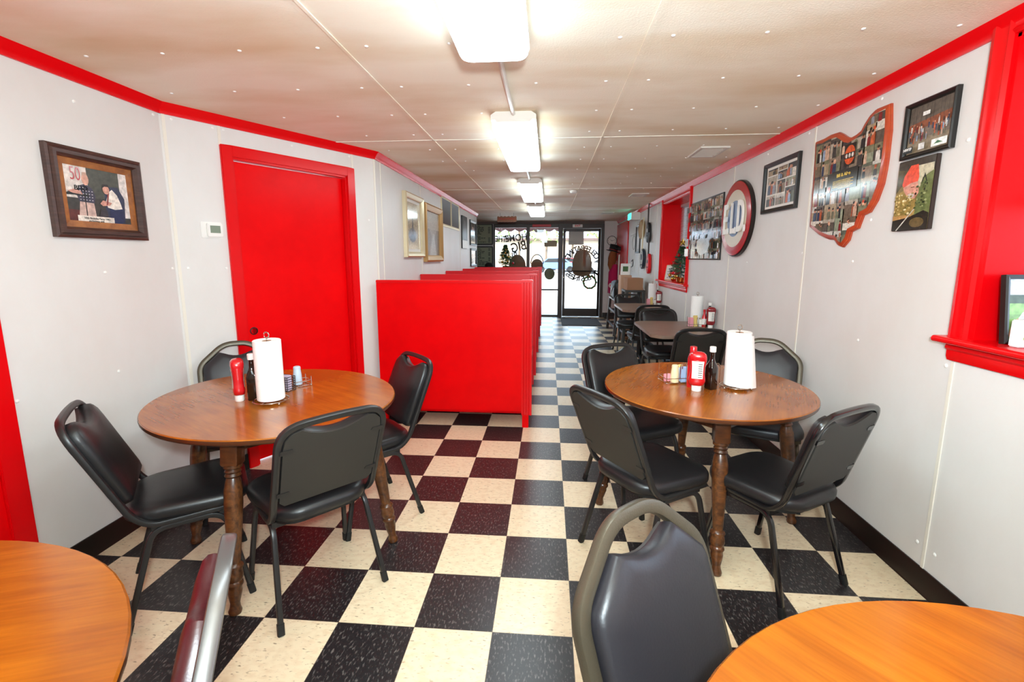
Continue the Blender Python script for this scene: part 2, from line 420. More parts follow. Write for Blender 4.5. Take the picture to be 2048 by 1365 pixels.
W1 = (-1.50, -0.30, 1.11, 2.19)      # near window opening: y0, y1, z0, z1
W2 = (3.36, 4.58, 1.11, 2.16)
W3 = (7.45, 8.80, .0, 2.16)          # the red boarded recess by the entrance
def wall_with_holes():
    b = MB(); ys = YREAR; t = .32
    for (a, c, z0, z1) in (W1, W2):
        b.box(XR, XR + t, ys, a, 0, H); b.box(XR, XR + t, a, c, 0, z0); b.box(XR, XR + t, a, c, z1, H); ys = c
    b.box(XR, XR + t, ys, YB, 0, H)
    return struct(b.build('wall_right', 'wall'))
wr = wall_with_holes()
wl = slab('wall_left', XL - .12, XL, YREAR, AY, 0, H, 'wall')
b = MB(); b.xf = Matrix.Translation((AX, AY, 0)) @ Matrix.Rotation(ANG, 4, 'Z')
DT0, DT1, DTZ = .355, 1.195, 2.045     # red door opening along the angled wall
b.box(0, DT0, 0, .14, 0, H); b.box(DT1, ALEN, 0, .14, 0, H); b.box(DT0, DT1, 0, .14, DTZ, H)
b.xf = Matrix(); b.box(XB - .6, XB - .14, BY + .35, BY + .5, 0, H)
wa = struct(b.build('wall_corner', 'wall'))
wb = slab('wall_booth_side', XB - .14, XB, BY, 6.96, 0, H, 'wall')
slab('wall_rear', XL - .1, XR + .3, YREAR - .12, YREAR, 0, H, 'wall')
slab('wall_counter_side', -3.62, -3.5, 6.8, YB, 0, H, 'wall')
slab('wall_counter_near', -3.5, XB - .14, 6.82, 6.95, 0, H, 'wall')
# street wall: solid piece left of the shopfront, a solid piece right of the door, and the header above
slab('wall_back_left', -3.5, -1.43, YB, YB + .12, 0, H, 'wall')
slab('wall_back_right', 1.19, XR, YB, YB + .12, 0, H, 'wall')
slab('trim_1', -3.5, 1.19, YB - .03, YB + .10, 2.205, H, 'header', .004)

def crown(name, p0, p1, n):
    """red ceiling moulding from p0 to p1; n = unit normal into the room"""
    sec = [(0, -.058), (.010, -.058), (.013, -.045), (.020, -.030), (.034, -.012), (.040, 0), (0, 0)]
    rings = [[(p[0] + n[0] * a, p[1] + n[1] * a, H + z) for a, z in sec] for p in (p0, p1)]
    return struct(MB().loft(rings).build(name, 'red_trim'))
nA = (math.sin(ANG), -math.cos(ANG))
crown('trim_2', (XL, YREAR), (XL, AY + .01), (1, 0))
crown('trim_3', (AX, AY), (BX, BY), nA)
crown('trim_4', (XB, BY - .01), (XB, 6.96), (1, 0))
crown('trim_5', (XR, YREAR), (XR, YB), (-1, 0))
def base(name, p0, p1, n):
    sec = [(0, 0), (.016, 0), (.012, .008), (.009, .10), (.006, .106), (0, .106)]
    return struct(MB().loft([[(p[0] + n[0] * a, p[1] + n[1] * a, z) for a, z in sec] for p in (p0, p1)]).build(name, 'black_base'))
base('baseboard_left', (XL, -.56), (XL, AY), (1, 0))
base('baseboard_left_rear', (XL, YREAR), (XL, -1.55), (1, 0))
base('baseboard_right', (XR, YREAR), (XR, YB), (-1, 0))
def at_a(t): return (AX + math.cos(ANG) * t, AY + math.sin(ANG) * t)
base('baseboard_corner', at_a(0), at_a(.295), nA); base('baseboard_corner_far', at_a(1.255), at_a(ALEN), nA)
base('baseboard_back', (1.20, YB), (XR, YB), (0, -1))

# panel joints on walls and ceiling
k = 6
def joint(p, w, z0, z1, rz, d=.004):
    global k
    b = MB(); b.xf = Matrix.Translation((p[0], p[1], 0)) @ Matrix.Rotation(rz, 4, 'Z')
    b.box(-w / 2, w / 2, -d, .001, z0, z1); struct(b.build('trim_%d' % k, 'batten')); k += 1
for y, z0, z1 in ((-.243, .106, 1.01), (.908, .106, 2.21), (2.13, .106, 2.21), (3.33, .106, 1.0), (5.0, .106, 2.21), (6.22, .106, 2.21)):
    joint((XR, y), .014, z0, z1, RW)
for t, z0, z1 in ((.02, .106, 2.21), (.303, 2.10, 2.21), (1.245, 2.10, 2.21), (ALEN - .008, .106, 2.21)): joint(at_a(t), .016, z0, z1, ANG)
for y in (1.75, 2.95, 5.2): joint((XB, y), .014, 1.2, 2.21, LW)
b = MB()
for x in (-.957, .262): b.box(x - .007, x + .007, YREAR, YB, H - .004, H + .001)
struct(b.build('trim_%d' % k, 'ceiling')); k += 1
b = MB()
for y in (-3.59, -1.15, 1.29, 3.73, 6.17): b.box(XL, XR, y - .008, y + .008, H - .004, H + .001)
struct(b.build('trim_%d' % k, 'batten')); k += 1

# panel screws: small white caps, parts of the ceiling and walls
cap = MB().lathe([(.0085, 0), (.0075, -.003), (.004, -.0045), (0, -.005)], 10).build('screw_cap', 'white_plastic', ceil)
n_cap = 0
for j in range(10):
    for x in (-2.08, -1.735, -1.395, -1.06, -.855, -.515, -.18, .158, .36, .708, 1.053, 1.388):
        y = -.2 + .445 * j
        if abs(x + .33) < .17 and any(a - .1 < y < a + 1.5 for a in (-1.6, .68, 2.95)): continue
        if x < XL + (y - AY) * .6 + .1 or (y > 1.3 and x < XB + .1) or n_cap > 95: continue
        if abs(y - 1.29) < .03: y += .05
        c = cap if n_cap == 0 else cap.copy()
        if n_cap: COL.objects.link(c)
        c.location = (x, y, H); n_cap += 1
wcap = MB().lathe([(.0085, 0), (.0075, .003), (.004, .0045), (0, .005)], 10)
wc_me = wcap.build('screw_cap', 'white_plastic', wr)
def wall_caps(w, pts, nrm):
    for i, (x, y, z) in enumerate(pts):
        c = wc_me if (w is wr and i == 0) else wc_me.copy()
        if c is not wc_me: COL.objects.link(c)
        c.parent = w; c.location = (x, y, z); c.rotation_euler = Vector((0, 0, 1)).rotation_difference(Vector(nrm)).to_euler()
wall_caps(wr, [(XR, y, z) for y, z in ((.323, .995), (-.212, .987), (-.162, 1.872), (.333, 1.609), (.356, 2.19), (.984, 2.19), (1.524, 2.18), (.93, 1.45), (1.742, 1.383), (-.205, 2.19), (-.206, 1.585), (.436, 1.40), (.86, .4), (.95, .4), (-.29, .2), (-.2, .2))], (-1, 0, 0))
wall_caps(wl, [(XL, y, z) for y, z in ((-.062, 1.346), (-.059, .848), (-.509, .836), (.33, 2.19), (.345, 1.356), (-.1, 2.12))], (1, 0, 0))
wall_caps(wa, [on_angle(t, z) for t, z in ((.064, 1.355), (.274, 1.351), (.06, 2.19), (.27, 2.19), (.33, 2.19), (.763, 2.18), (1.222, 2.19), (1.38, 1.72))], (nA[0], nA[1], 0))

# ------------------------------------------------------------------ red door in the angled wall, and the doorway at the left edge
d1 = thing('door_1', None, None, on_angle(0, 0), ANG); struct(d1)
b = MB(); cw = .058
b.box(DT0 - cw, DT0 + .006, -.018, .004, 0, DTZ + cw); b.box(DT1 - .006, DT1 + cw, -.018, .004, 0, DTZ + cw); b.box(DT0 + .006, DT1 - .006, -.018, .004, DTZ - .006, DTZ + cw)
struct(b.build('casing', 'red_trim', d1, bevel=.004))
b = MB(); b.box(DT0, DT0 + .018, 0, .12, 0, DTZ); b.box(DT1 - .018, DT1, 0, .12, 0, DTZ); b.box(DT0, DT1, 0, .12, DTZ - .018, DTZ)
struct(b.build('jamb', 'red_trim', d1))
struct(MB().box(DT0 + .02, DT1 - .02, .05, .09, .012, DTZ - .022).build('door_panel', 'red', d1, bevel=.003))
b = MB(); b.xf = Matrix.Translation((DT0 + .075, .05, .925)) @ Matrix.Rotation(PI / 2, 4, 'X')
b.lathe([(.026, 0), (.026, .004), (.021, .005), (.020, -.01)], 20); struct(b.build('knob_hole', 'lock', d1))
d3 = thing('door_3', None, None, on_left(-.53, 0), LW); struct(d3)
b = MB(); b.box(-.085, 0, -.02, .001, 0, 2.15); b.box(-1.0, -.92, -.02, .001, 0, 2.15); b.box(-.92, -.085, -.02, .001, 2.07, 2.15); struct(b.build('casing', 'red_trim', d3, bevel=.004))
struct(MB().box(-.92, -.085, -.008, .001, .01, 2.07).build('door_panel', 'red', d3))
b = MB()
b.box(-.80, -.20, -.012, -.007, 1.1, 1.9); b.box(-.80, -.20, -.012, -.007, .2, .95); struct(b.build('raised_panels', 'red', d3, bevel=.003))

# ------------------------------------------------------------------ red-cased windows in the right wall
def window(name, W, cas, blind_to):
    y0, y1, z0, z1 = W; w = y1 - y0
    root = thing(name, None, None, on_right(y1, 0), RW); struct(root)     # local x runs towards the camera
    D = .27
    b = MB()
    b.box(-.001, .012, .0, D, z0, z1); b.box(w - .012, w + .001, 0, D, z0, z1); b.box(0, w, 0, D, z1 - .012, z1 + .001)
    struct(b.build('reveal', 'red_trim', root))
    prof = [(0, 0), (0, .012), (.012, .022), (.022, .014), (.05, .016), (.062, .024), (cas, .020), (cas, 0)]
    b = MB()
    for x, s in ((0, -1), (w, 1)):
        b.loft([[(x + s * a, -dd, z) for a, dd in prof] for z in (z0, z1 + cas)])
    b.loft([[(x, -dd, z1 + a) for a, dd in prof] for x in (0, w)])
    struct(b.build('casing', 'red_trim', root))
    b = MB(); b.sweep([(-cas - .03, -.02, z0 - .012), (w + cas + .03, -.02, z0 - .012)], rounded_rect(.026, .075, .012), side=(0, 0, 1))
    b.box(0, w, -.01, D, z0 - .02, z0 + .001); struct(b.build('window_sill', 'red_trim', root))
    b = MB(); b.loft([[(x, -dd, z0 - .024 - a) for a, dd in ((0, 0), (0, .022), (.02, .024), (.03, .016), (.055, .016), (.07, .01), (.07, 0))] for x in (-cas, w + cas)])
    struct(b.build('apron', 'red_trim', root))
    b = MB(); b.box(0, w, D, D + .04, z0, z0 + .05); b.box(0, w, D, D + .04, z1 - .05, z1); b.box(0, .05, D, D + .04, z0, z1); b.box(w - .05, w, D, D + .04, z0, z1)
    b.box(0, w, D, D + .04, (z0 + z1) / 2 - .02, (z0 + z1) / 2 + .02)
    struct(b.build('sash', 'white_plastic', root))
    struct(MB().box(.05, w - .05, D + .015, D + .02, z0 + .05, z1 - .05).build('glass', 'glass', root))
    b = MB(); zz = z1 - .04
    while zz > blind_to:
        b.add([(.02, D - .045, zz - .010), (w - .02, D - .045, zz - .010), (w - .02, D - .02, zz + .010), (.02, D - .02, zz + .010)], [(0, 1, 2, 3)]); zz -= .021
    b.box(.02, w - .02, D - .05, D - .015, z1 - .045, z1 - .012); b.box(.02, w - .02, D - .045, D - .02, blind_to - .02, blind_to)
    struct(b.build('blind', 'blind', root, normals=False))
    return root
window('window_1', W1, .078, 1.62)
window('window_2', W2, .062, 1.42)

# ------------------------------------------------------------------ street front: two panes and the glazed door
def pane(name, x0, x1, bars):
    r = thing(name, None, None, on_back(x0, 0), 0); struct(r); w = x1 - x0
    b = MB(); m = .035
    b.box(0, m, -.03, .05, 0, 2.205); b.box(w - m, w, -.03, .05, 0, 2.205); b.box(m, w - m, -.03, .05, 2.12, 2.205); b.box(m, w - m, -.03, .05, 0, .04)
    for z in bars: b.box(m, w - m, -.025, .04, z - .018, z + .018)
    struct(b.build('mullion', 'mullion', r, bevel=.003))
    zs = [.04] + bars + [2.12]
    for a, c in zip(zs, zs[1:]):
        struct(MB().box(m, w - m, .008, .012, a, c).build('glass', 'glass', r))
    return r
win3 = pane('window_3', -1.43, -.60, [.65])
win4 = pane('window_4', -.60, .155, [.65])
d2 = thing('door_2', None, None, on_back(.155, 0), 0); struct(d2)
b = MB(); b.box(0, .07, -.04, .08, 0, 2.205); b.box(.965, 1.035, -.04, .08, 0, 2.205); b.box(.07, .965, -.04, .08, 2.10, 2.205); struct(b.build('door_frame', 'mullion', d2, bevel=.003))
b = MB(); b.box(.075, .13, -.02, .03, .012, 2.095); b.box(.905, .96, -.02, .03, .012, 2.095); b.box(.13, .905, -.02, .03, 2.03, 2.095); b.box(.13, .905, -.02, .03, .012, .20)
struct(b.build('door_leaf', 'mullion', d2, bevel=.003))
struct(MB().box(.13, .905, .002, .007, .20, 2.03).build('glass', 'glass', d2))
b = MB(); b.tube([(.10, -.055, 1.10), (.935, -.055, 1.10)], .013); b.box(.09, .12, -.06, -.02, 1.07, 1.13); b.box(.915, .945, -.06, -.02, 1.07, 1.13); struct(b.build('push_bar', 'mullion', d2))
b = MB(); b.xf = Matrix.Translation((.10, -.02, .95)) @ Matrix.Rotation(PI / 2, 4, 'X'); b.lathe([(.018, 0), (.018, .006), (.010, .012), (0, .012)], 14); struct(b.build('lock', 'chrome', d2))
struct(MB().prism([(.085, 2.0), (.14, 2.0), (.14, 2.09), (.115, 2.09)], -.07, -.02).build('door_closer', 'black', d2))
REV = (PI / 2, 0, PI)
# hand-painted lettering on the outside faces: reads from the street, mirrored from in here
def wtext(s, x, z, size, root, rx, tilt=0, sx=1.0):
    o = text_part(s, size, 'lettering', 'ink', root, (x - rx, .016, z), (PI / 2, tilt, PI), sx, bold=.005); return struct(o)
wtext('HOME', -.89, 1.88, .22, win3, -1.43, .1, .85); wtext('of', -1.09, 1.87, .13, win3, -1.43); wtext('THE', -1.26, 1.85, .19, win3, -1.43, -.06, .75)
wtext('BIG', -.83, 1.67, .31, win3, -1.43, .25, .8); wtext('BU', -.97, 1.45, .22, win3, -1.43, .15, .8)
arc = 'CELEBRATING'
for i, ch in enumerate(arc):
    a = math.radians(28 + 124 * i / (len(arc) - 1))
    wtext(ch, .69 + .37 * math.cos(a), 1.275 + .36 * math.sin(a), .18, d2, .155, a - PI / 2)
arc = 'IN BUSINESS'
for i, ch in enumerate(arc):
    if ch == ' ': continue
    a = math.radians(-28 - 118 * i / (len(arc) - 1))
    wtext(ch, .69 + .40 * math.cos(a), 1.16 + .25 * math.sin(a), .17, d2, .155, a + PI / 2)
# painted sandwich shape: dome, leaf line, patty, base
def burger(root, cx, z, s):
    d = [(cx + s * .20 * math.cos(math.radians(t)), z + .11 * s + s * .26 * math.sin(math.radians(t))) for t in range(0, 181, 12)]
    zig = [(cx - s * .22, z + .08 * s), (cx - s * .21, z - .02 * s), (cx - s * .23, z - .10 * s), (cx - s * .20, z - .13 * s)]
    bot = [(cx + s * .20 * math.cos(math.radians(t)), z - .14 * s + s * .09 * math.sin(math.radians(t))) for t in range(180, 361, 20)]
    pts = d + zig + bot + [(2 * cx - x, zz) for x, zz in reversed(zig)]
    b = MB(); b.prism(pts, .0135, .0155); struct(b.build('painted_sandwich', 'burger', root, smooth=0))
burger(d2, .69 - .155, 1.22, 1.08); burger(win3, -.86 + 1.43, 1.12, 1.0)
b = MB(); b.loft([[(.215 + .145 * q * math.cos(t), .0135 + e, 1.235 + .0 + (.15 * q * math.sin(t))) for t in [2 * PI * i / 24 for i in range(24)]] for q, e in ((1, 0), (1, .002))])
b.xf = Matrix(); struct(b.build('painted_bucket', 'burger', win4))
b = MB(); b.tube([(.215 + .15 * math.cos(t), .016, 1.27 + .22 * math.sin(t)) for t in [PI * i / 16 for i in range(17)]], .011, 6); struct(b.build('painted_handle', 'ink', win4))
b = MB(); b.loft([[(.517 + .125 * math.cos(t), y, 1.03 + .14 * math.sin(t)) for t in [2 * PI * i / 24 for i in range(24)]] for y in (.0135, .0155)]); struct(b.build('painted_disc', 'green_disc', win4))
b = MB(); b.prism(rounded_rect(.30, .14, .02, 4, .535, 1.745), .0135, .0155); struct(b.build('window_card', 'tan_paper', win4))
b = MB(); b.prism([(.12, 2.08), (.36, 2.09), (.38, 2.03), (.33, 2.0), (.17, 2.01)], .0135, .0155); struct(b.build('window_card', 'card_white', win4))
b = MB(); b.prism([(.205, 1.72), (.56, 1.72), (.56, 2.03), (.205, 2.03)], .010, .012); struct(b.build('posted_notice', 'pennant', d2))
t = thing('wall_sign', 'red strip board above the middle street window', 'sign', (-.28, YB - .045, 2.165), 0)
MB().box(-.22, .22, 0, .012, -.03, .03).build('board', 'red_old', t, bevel=.003)
t = thing('exit_sign', 'small white sign with red EXIT letters above the glass street door', 'sign', (.56, YB - .05, 2.155), 0)
MB().box(-.115, .115, -.012, .008, -.034, .034).build('sign_plate', 'white_plastic', t, bevel=.003)
text_part('EXIT', .062, 'lettering', 'red_trim', t, (0, -.0135, 0), bold=.002)

# ------------------------------------------------------------------ outside: pavement, street, cars, trees, awning
struct(MB().box(-30, 30, YB + .12, 36, -.12, -.03).build('pavement', 'concrete'))
struct(MB().box(-60, 60, 36, 120, -.14, -.05).build('street', 'asphalt'))
t = thing('awning', 'maroon canvas awning with scalloped edge over the street windows', 'awning', (-.1, YB + .3, 2.12), 0)
def valance():
    b = MB(); x = -1.6; pts = [(-1.6, .13)]
    top = [(1.6, .13)]; low = []
    for i in range(13):
        x0 = -1.6 + 3.2 * i / 13; x1 = -1.6 + 3.2 * (i + 1) / 13
        for q in range(7): low.append((x0 + (x1 - x0) * q / 6, -.005 - .055 * math.sin(PI * q / 6)))
    poly = [(-1.6, .13)] + low + [(1.6, .13)]
    b.prism(poly, .30, .303); return b
valance().build('valance', 'awning', t, smooth=0)
MB().add([(-1.6, -.15, .55), (1.6, -.15, .55), (1.6, .3, .13), (-1.6, .3, .13)], [(0, 1, 2, 3)]).build('canvas_slope', 'awning', t, normals=False)
b = MB(); b.tube([(-1.6, .3, .13), (1.6, .3, .13)], .012); b.tube([(-1.5, -.15, .14), (-1.5, .3, .13)], .012); b.tube([(1.5, -.15, .14), (1.5, .3, .13)], .012); b.build('awning_frame', 'chrome', t)
def car(loc, rz, paint, label):
    t = thing('car', label, 'car', loc, rz)
    side = [(-2.2, .35), (-2.22, .75), (-1.9, .92), (-1.35, .97), (-.8, 1.42), (.7, 1.45), (1.45, 1.0), (2.1, .88), (2.25, .6), (2.2, .35)]
    MB().loft([[(x, y, z) for x, z in side] for y in (-.8, .8)]).build('body', paint, t, bevel=.06)
    gl = [(-1.2, 1.0), (-.75, 1.36), (.62, 1.38), (1.2, 1.02)]
    for s in (-1, 1): MB().loft([[(x, s * (.803 + e), z) for x, z in gl] for e in (0, .01)]).build('side_window', 'black', t)
    for x in (-1.4, 1.4):
        for s in (-1, 1):
            b = MB(); b.xf = Matrix.Translation((x, s * .76, .32)) @ Matrix.Rotation(PI / 2, 4, 'X')
            b.lathe([(.2, -.1), (.32, -.1), (.32, .1), (.2, .1), (.18, .09), (0, .09)], 20); b.build('wheel', 'rubber', t)
    return t
car((.6, 44, -.05), 0, 'car_blue', 'blue grey car parked across the street, seen through the middle pane')
car((1.9, 52, -.05), PI, 'car_red', 'red car parked farther back behind the blue one')
car((5.2, 40, -.05), 2.9, 'car_white', 'white car parked across the street, seen through the door glass')
def tree(loc, h, label, seed):
    t = thing('street_tree', label, 'tree', loc, 0, 'trees across the street'); q = random.Random(seed)
    b = MB(); b.tube([(0, 0, 0), (.1, 0, h * .3), (-.05, .1, h * .6), (.1, 0, h * .9)], .16, 8); b.build('trunk', 'trunk', t)
    b = MB()
    for i in range(240):
        a, rr, z = q.uniform(0, 2 * PI), q.uniform(.2, 1) ** .5 * h * .26, h * q.uniform(.35, 1.0)
        rr *= 1.1 - abs(z / h - .6)
        s = q.uniform(.16, .38); o = Vector((rr * math.cos(a), rr * math.sin(a), z))
        u = Vector((q.gauss(0, 1), q.gauss(0, 1), q.gauss(0, 1))).normalized(); v = u.orthogonal().normalized()
        b.add([tuple(o + u * s), tuple(o + v * s * .6), tuple(o - u * s), tuple(o - v * s * .6)], [(0, 1, 2, 3)])
    f = b.build('foliage', 'foliage', t, smooth=0, normals=False)
for i, (x, y, h, l) in enumerate(((-9, 62, 11, 'thin street tree behind the left street window'), (-4.5, 66, 12, 'tall tree seen at the left of the middle pane'), (-.5, 60, 10, 'slim tree above the blue car'),
                                  (3.2, 64, 12, 'yellowish tree seen at the left of the door glass'), (7.5, 61, 11, 'leafy tree seen at the right of the door glass'), (12, 65, 12, 'tree beyond the white car'))):
    tree((x, y, -.05), h, l, 30 + i)
t = thing('shop_building', 'low tan building beyond the trees across the street', 'building', (0, 84, -.05), 0)
MB().box(-26, 26, 0, 8, 0, 4.6).build('walls', 'tan_wall', t); MB().box(-26.4, 26.4, -.6, 8.4, 4.6, 5.0).build('roof', 'header', t)
for i in range(9): MB().box(-22 + i * 5, -19.6 + i * 5, -.04, .02, 1, 3).build('window', 'pale_blue', t)

# ------------------------------------------------------------------ ceiling fixtures
def fixture(y0, label, proto=None, L=1.36):
    loc = (-.325, y0 + L / 2, H)
    if proto: return copy_thing(proto, loc, 0, label, 'ceiling fixtures down the middle of the room')
    t = thing('ceiling_light', label, 'ceiling light', loc, 0, 'ceiling fixtures down the middle of the room')
    b = MB(); b.loft([[(x, y, z) for x, z in ((-.105, 0), (-.134, -.018), (-.134, -.046), (.134, -.046), (.134, -.018), (.105, 0))] for y in (-L / 2 - .02, L / 2 + .02)]); b.build('housing', 'white_metal', t)
    rings = []
    for sc, z in ((.97, -.040), (.98, -.066), (.965, -.084), (.91, -.096), (.6, -.099)):
        rings.append([(x * (1 if sc > .9 else sc), y * (1 if sc > .9 else .9), z) for x, y in rounded_rect(.27 * min(1, sc + .0), L * (1 - (1 - sc) * .25), .045 * sc, 5)])
    MB().loft(rings).build('diffuser', 'diffuser', t)
    for s in (-1, 1):
        b = MB(); y = s * (L / 2 + .004)
        b.prism([(-.10, 0), (-.125, -.02), (-.10, -.058), (.10, -.058), (.125, -.02), (.10, 0)], y, y + s * .014); b.build('end_cap', 'white_metal', t)
    return t
f2 = fixture(.69, 'lit fluorescent ceiling light, second from the camera, right of the red door')
fixture(-1.60, 'lit fluorescent ceiling light nearest the camera, cut by the top of the picture', f2)
fixture(2.96, 'lit fluorescent ceiling light above the booths, third from the camera', f2)
fixture(5.22, 'lit fluorescent ceiling light nearest the street windows', f2)
fixture(-3.90, 'unseen lit fluorescent ceiling light added behind the camera', f2)  # out of view, added to brighten the near end of the room
for a, c, l in ((-.22, .67, 'thin white conduit between the two nearest ceiling lights'), (2.07, 2.94, 'thin white conduit between second and third ceiling lights'), (4.34, 5.20, 'thin white conduit between the two farthest ceiling lights')):
    b = MB(); b.tube([(-.325, a, H - .014), (-.325, c, H - .014)], .012, 10); o = b.build('conduit', 'white_metal'); tag(o, l, 'conduit', 'conduit runs between lights')
def ceiling_vent(x, y, w, d, label):
    t = thing('ceiling_vent', label, 'vent', (x, y, H), 0, 'supply vents in the ceiling')
    b = MB()
    b.box(-w / 2, w / 2, -d / 2, -d / 2 + .025, -.012, .0); b.box(-w / 2, w / 2, d / 2 - .025, d / 2, -.012, 0); b.box(-w / 2, -w / 2 + .025, -d / 2 + .025, d / 2 - .025, -.012, 0); b.box(w / 2 - .025, w / 2, -d / 2 + .025, d / 2 - .025, -.012, 0)
    b.build('vent_frame', 'white_metal', t)
    b = MB(); n = 7
    for i in range(n):
        yy = -d / 2 + .042 + (d - .08) * i / (n - 1); b.add([(-w / 2 + .026, yy - .012, -.003), (w / 2 - .026, yy - .012, -.003), (w / 2 - .026, yy + .006, -.011), (-w / 2 + .026, yy + .006, -.011)], [(0, 1, 2, 3)])
    b.build('louvres', 'white_metal', t, normals=False)
ceiling_vent(1.16, 1.80, .22, .35, 'white louvred ceiling vent nearer the camera, above the right wall pictures')
ceiling_vent(1.10, 4.35, .22, .30, 'white louvred ceiling vent farther back, before the far window')
ceiling_vent(1.0, 6.9, .22, .30, 'grey ceiling vent nearest the street door')
t = thing('smoke_detector', 'small round detector on the ceiling right of the third light', 'smoke detector', (.2, 3.9, H), 0)
MB().lathe([(.05, 0), (.05, -.015), (.04, -.03), (.02, -.034), (0, -.034)], 20).build('detector_body', 'white_metal', t)

# ------------------------------------------------------------------ chairs
SQ = rounded_rect(.023, .023, .006, 2)
def arc_dip(x0, x1, z0, dip, n=9):
    return [(x0 + (x1 - x0) * i / n, z0 - dip * (math.sin(PI * i / n)) ** .8) for i in range(n + 1)]
def make_chair(name, label, vinyl, frame, crown_back, shell='shell', group=None, lean=None):
    t = thing(name, label, 'chair', (0, 0, 0), 0, group)
    hw = .197 if not crown_back else .192
    z0 = .455; ry = .155                       # back plane: starts at y=-ry, z=z0
    top = .852 if not crown_back else .885
    rake = lean or (.160 if crown_back else .165)
    def bp(x, z, d=0):                         # a point on the raked back plane, d towards the sitter
        k = (z - z0) / (top - z0)
        return (x, -ry - rake * k + d, z + d * .36)
    # back frame with the J bend into the side rails
    rail_z = .405
    if not crown_back: pl = [(-hw, .86)], .075
    L = [(-hw + .006, .17, rail_z), (-hw + .004, -.10, rail_z), bp(-hw, z0)]
    if crown_back: up = [bp(-hw - .006, .770), bp(-.068, top), bp(.068, top), bp(hw + .006, .770)]; rr = [.045, .05, .05, .045]
    else: up = [bp(-hw, top - .012), bp(0, top), bp(hw, top - .012)]; rr = [.085, .3, .085]
    path = L + up + [(-p[0], p[1], p[2]) for p in reversed(L)]
    path = round_path(path, [0, .10, .05] + rr + [.05, .10, 0], 7)
    w = .027 if crown_back else .022
    b = MB()
    n = len(path); rings = []
    sec = rounded_rect(w, w + .003, .006, 2)
    back_n = Vector((0, (top - z0), rake)).normalized()     # normal of the back plane, towards the sitter
    for i, P in enumerate(path):
        tg = (path[min(i + 1, n - 1)] - path[max(i - 1, 0)]).normalized()
        # on the rails the plane is vertical (x side); on the back the plane is the raked plane
        ref = back_n if P.z > z0 - .02 else Vector((0, 0, 1)).lerp(back_n, max(0, min(1, (P.z - rail_z) / (z0 - .02 - rail_z))))
        a = (ref - tg * ref.dot(tg)).normalized(); c = tg.cross(a)
        rings.append([tuple(P + a * x + c * y) for x, y in sec])
    b.loft(rings); b.build('back_frame', frame, t)
    # upholstered back
    if crown_back:
        out = [(-.166, .50), (-.176, .60), (-.181, .745), (-.174, .767), (-.094, .837)] + arc_dip(-.086, .086, .841, .030, 8)[1:-1] + [(.094, .837), (.174, .767), (.181, .745), (.176, .60), (.166, .50), (.14, .485), (-.14, .485)]
    else:
        out = [(-.183, .52), (-.184, .765), (-.178, .800), (-.155, .822), (-.125, .829)] + arc_dip(-.115, .115, .826, .034, 9)[1:-1] + [(.125, .829), (.155, .822), (.178, .800), (.184, .765), (.183, .52), (.165, .50), (-.165, .50)]
    zc = .67
    def ring(s, d, grow=0): return [bp(x * s, zc + (z - zc) * s, d) for x, z in out]
    b = MB(); b.loft([ring(.985, -.004), ring(1.0, .004), ring(1.0, .020), ring(.985, .029), ring(.93, .036), ring(.75, .041), ring(.4, .043)])
    b.build('backrest', vinyl, t, smooth=60)
    b = MB(); b.loft([ring(.985, -.012), ring(.99, -.008), ring(.985, -.004)]); sh = b.build('back_shell', shell, t)
    for x in (-.172, .172):
        for z in (.56, .75):
            b = MB(); s = 1 if x > 0 else -1
            b.loft([[bp(x + s * q, z + e, dd) for q, e in ((.020, -.009), (.020, .009), (-.022, .009), (-.028, 0), (-.022, -.009))] for dd in (-.014, -.011)]); b.build('bracket', frame, sh)
    # seat cushion
    rings = []
    for sc, z in ((.93, .412), (.985, .418), (1.0, .432), (1.0, .447), (.975, .460), (.90, .469), (.7, .474), (.35, .476)):
        r = []
        for x, y in rounded_rect(.405, .425, .11, 6, 0, .02):
            xx = x * (1.0 + .10 * (y / .2)); r.append((xx * sc, .02 + (y - .02) * sc, z))
        rings.append(r)
    MB().loft(rings).build('seat', vinyl, t, smooth=60)
    MB().loft([[(x * .9, .02 + (y - .02) * .9, z) for x, y in rounded_rect(.40, .42, .1, 4, 0, .02)] for z in (.400, .413)]).build('seat_pan', 'black', t)
    # legs: each side is an inverted U, split at the middle of the rail
    for s in (-1, 1):
        for e in (-1, 1):
            x1, x0 = s * .215, s * .185
            path = round_path([(x0, 0, rail_z - .022), (x0, e * (.135 if e > 0 else .10), rail_z - .022), (x1, e * .205, .012)], [0, .085, 0], 7)
            b = MB(); b.sweep(path, rounded_rect(.020, .022, .005, 2), side=(s, 0, 0)); lg = b.build('leg', frame, t)
            b = MB(); d = (path[-1] - path[-2]).normalized()
            b.sweep([path[-1] - d * .03, path[-1] + d * .012], rounded_rect(.025, .026, .006, 2), side=(s, 0, 0)); b.build('foot_cap', 'rubber', lg)
    b = MB()
    for y in (-.09, .13): b.box(-.19, .19, y - .012, y + .012, rail_z - .03, rail_z - .006)
    b.build('seat_frame', frame, t)
    return t
def rzf(yaw): return math.radians(yaw - 90)
GC = 'banquet chairs around the tables'
pa = make_chair('banquet_chair', 'black banquet chair with its back to the camera at the left oval table', 'vinyl', 'frame_black', False, group=GC)
pa.location = (-1.112, -.388, 0); pa.rotation_euler = (0, 0, rzf(138))
def chA(x, y, yaw, label): return copy_thing(pa, (x, y, 0), rzf(yaw), label, GC)
chA(-1.10, .20, 223, 'black banquet chair between the left oval table and the red booth end')
chA(-1.653, -.438, 39, 'black banquet chair with its back near the left white wall')
chA(.364, -.085, 33, 'black banquet chair with grey back in the aisle, left front of the right round table')
chA(.43, .56, -63, 'black banquet chair on the aisle at the far left of the right round table')
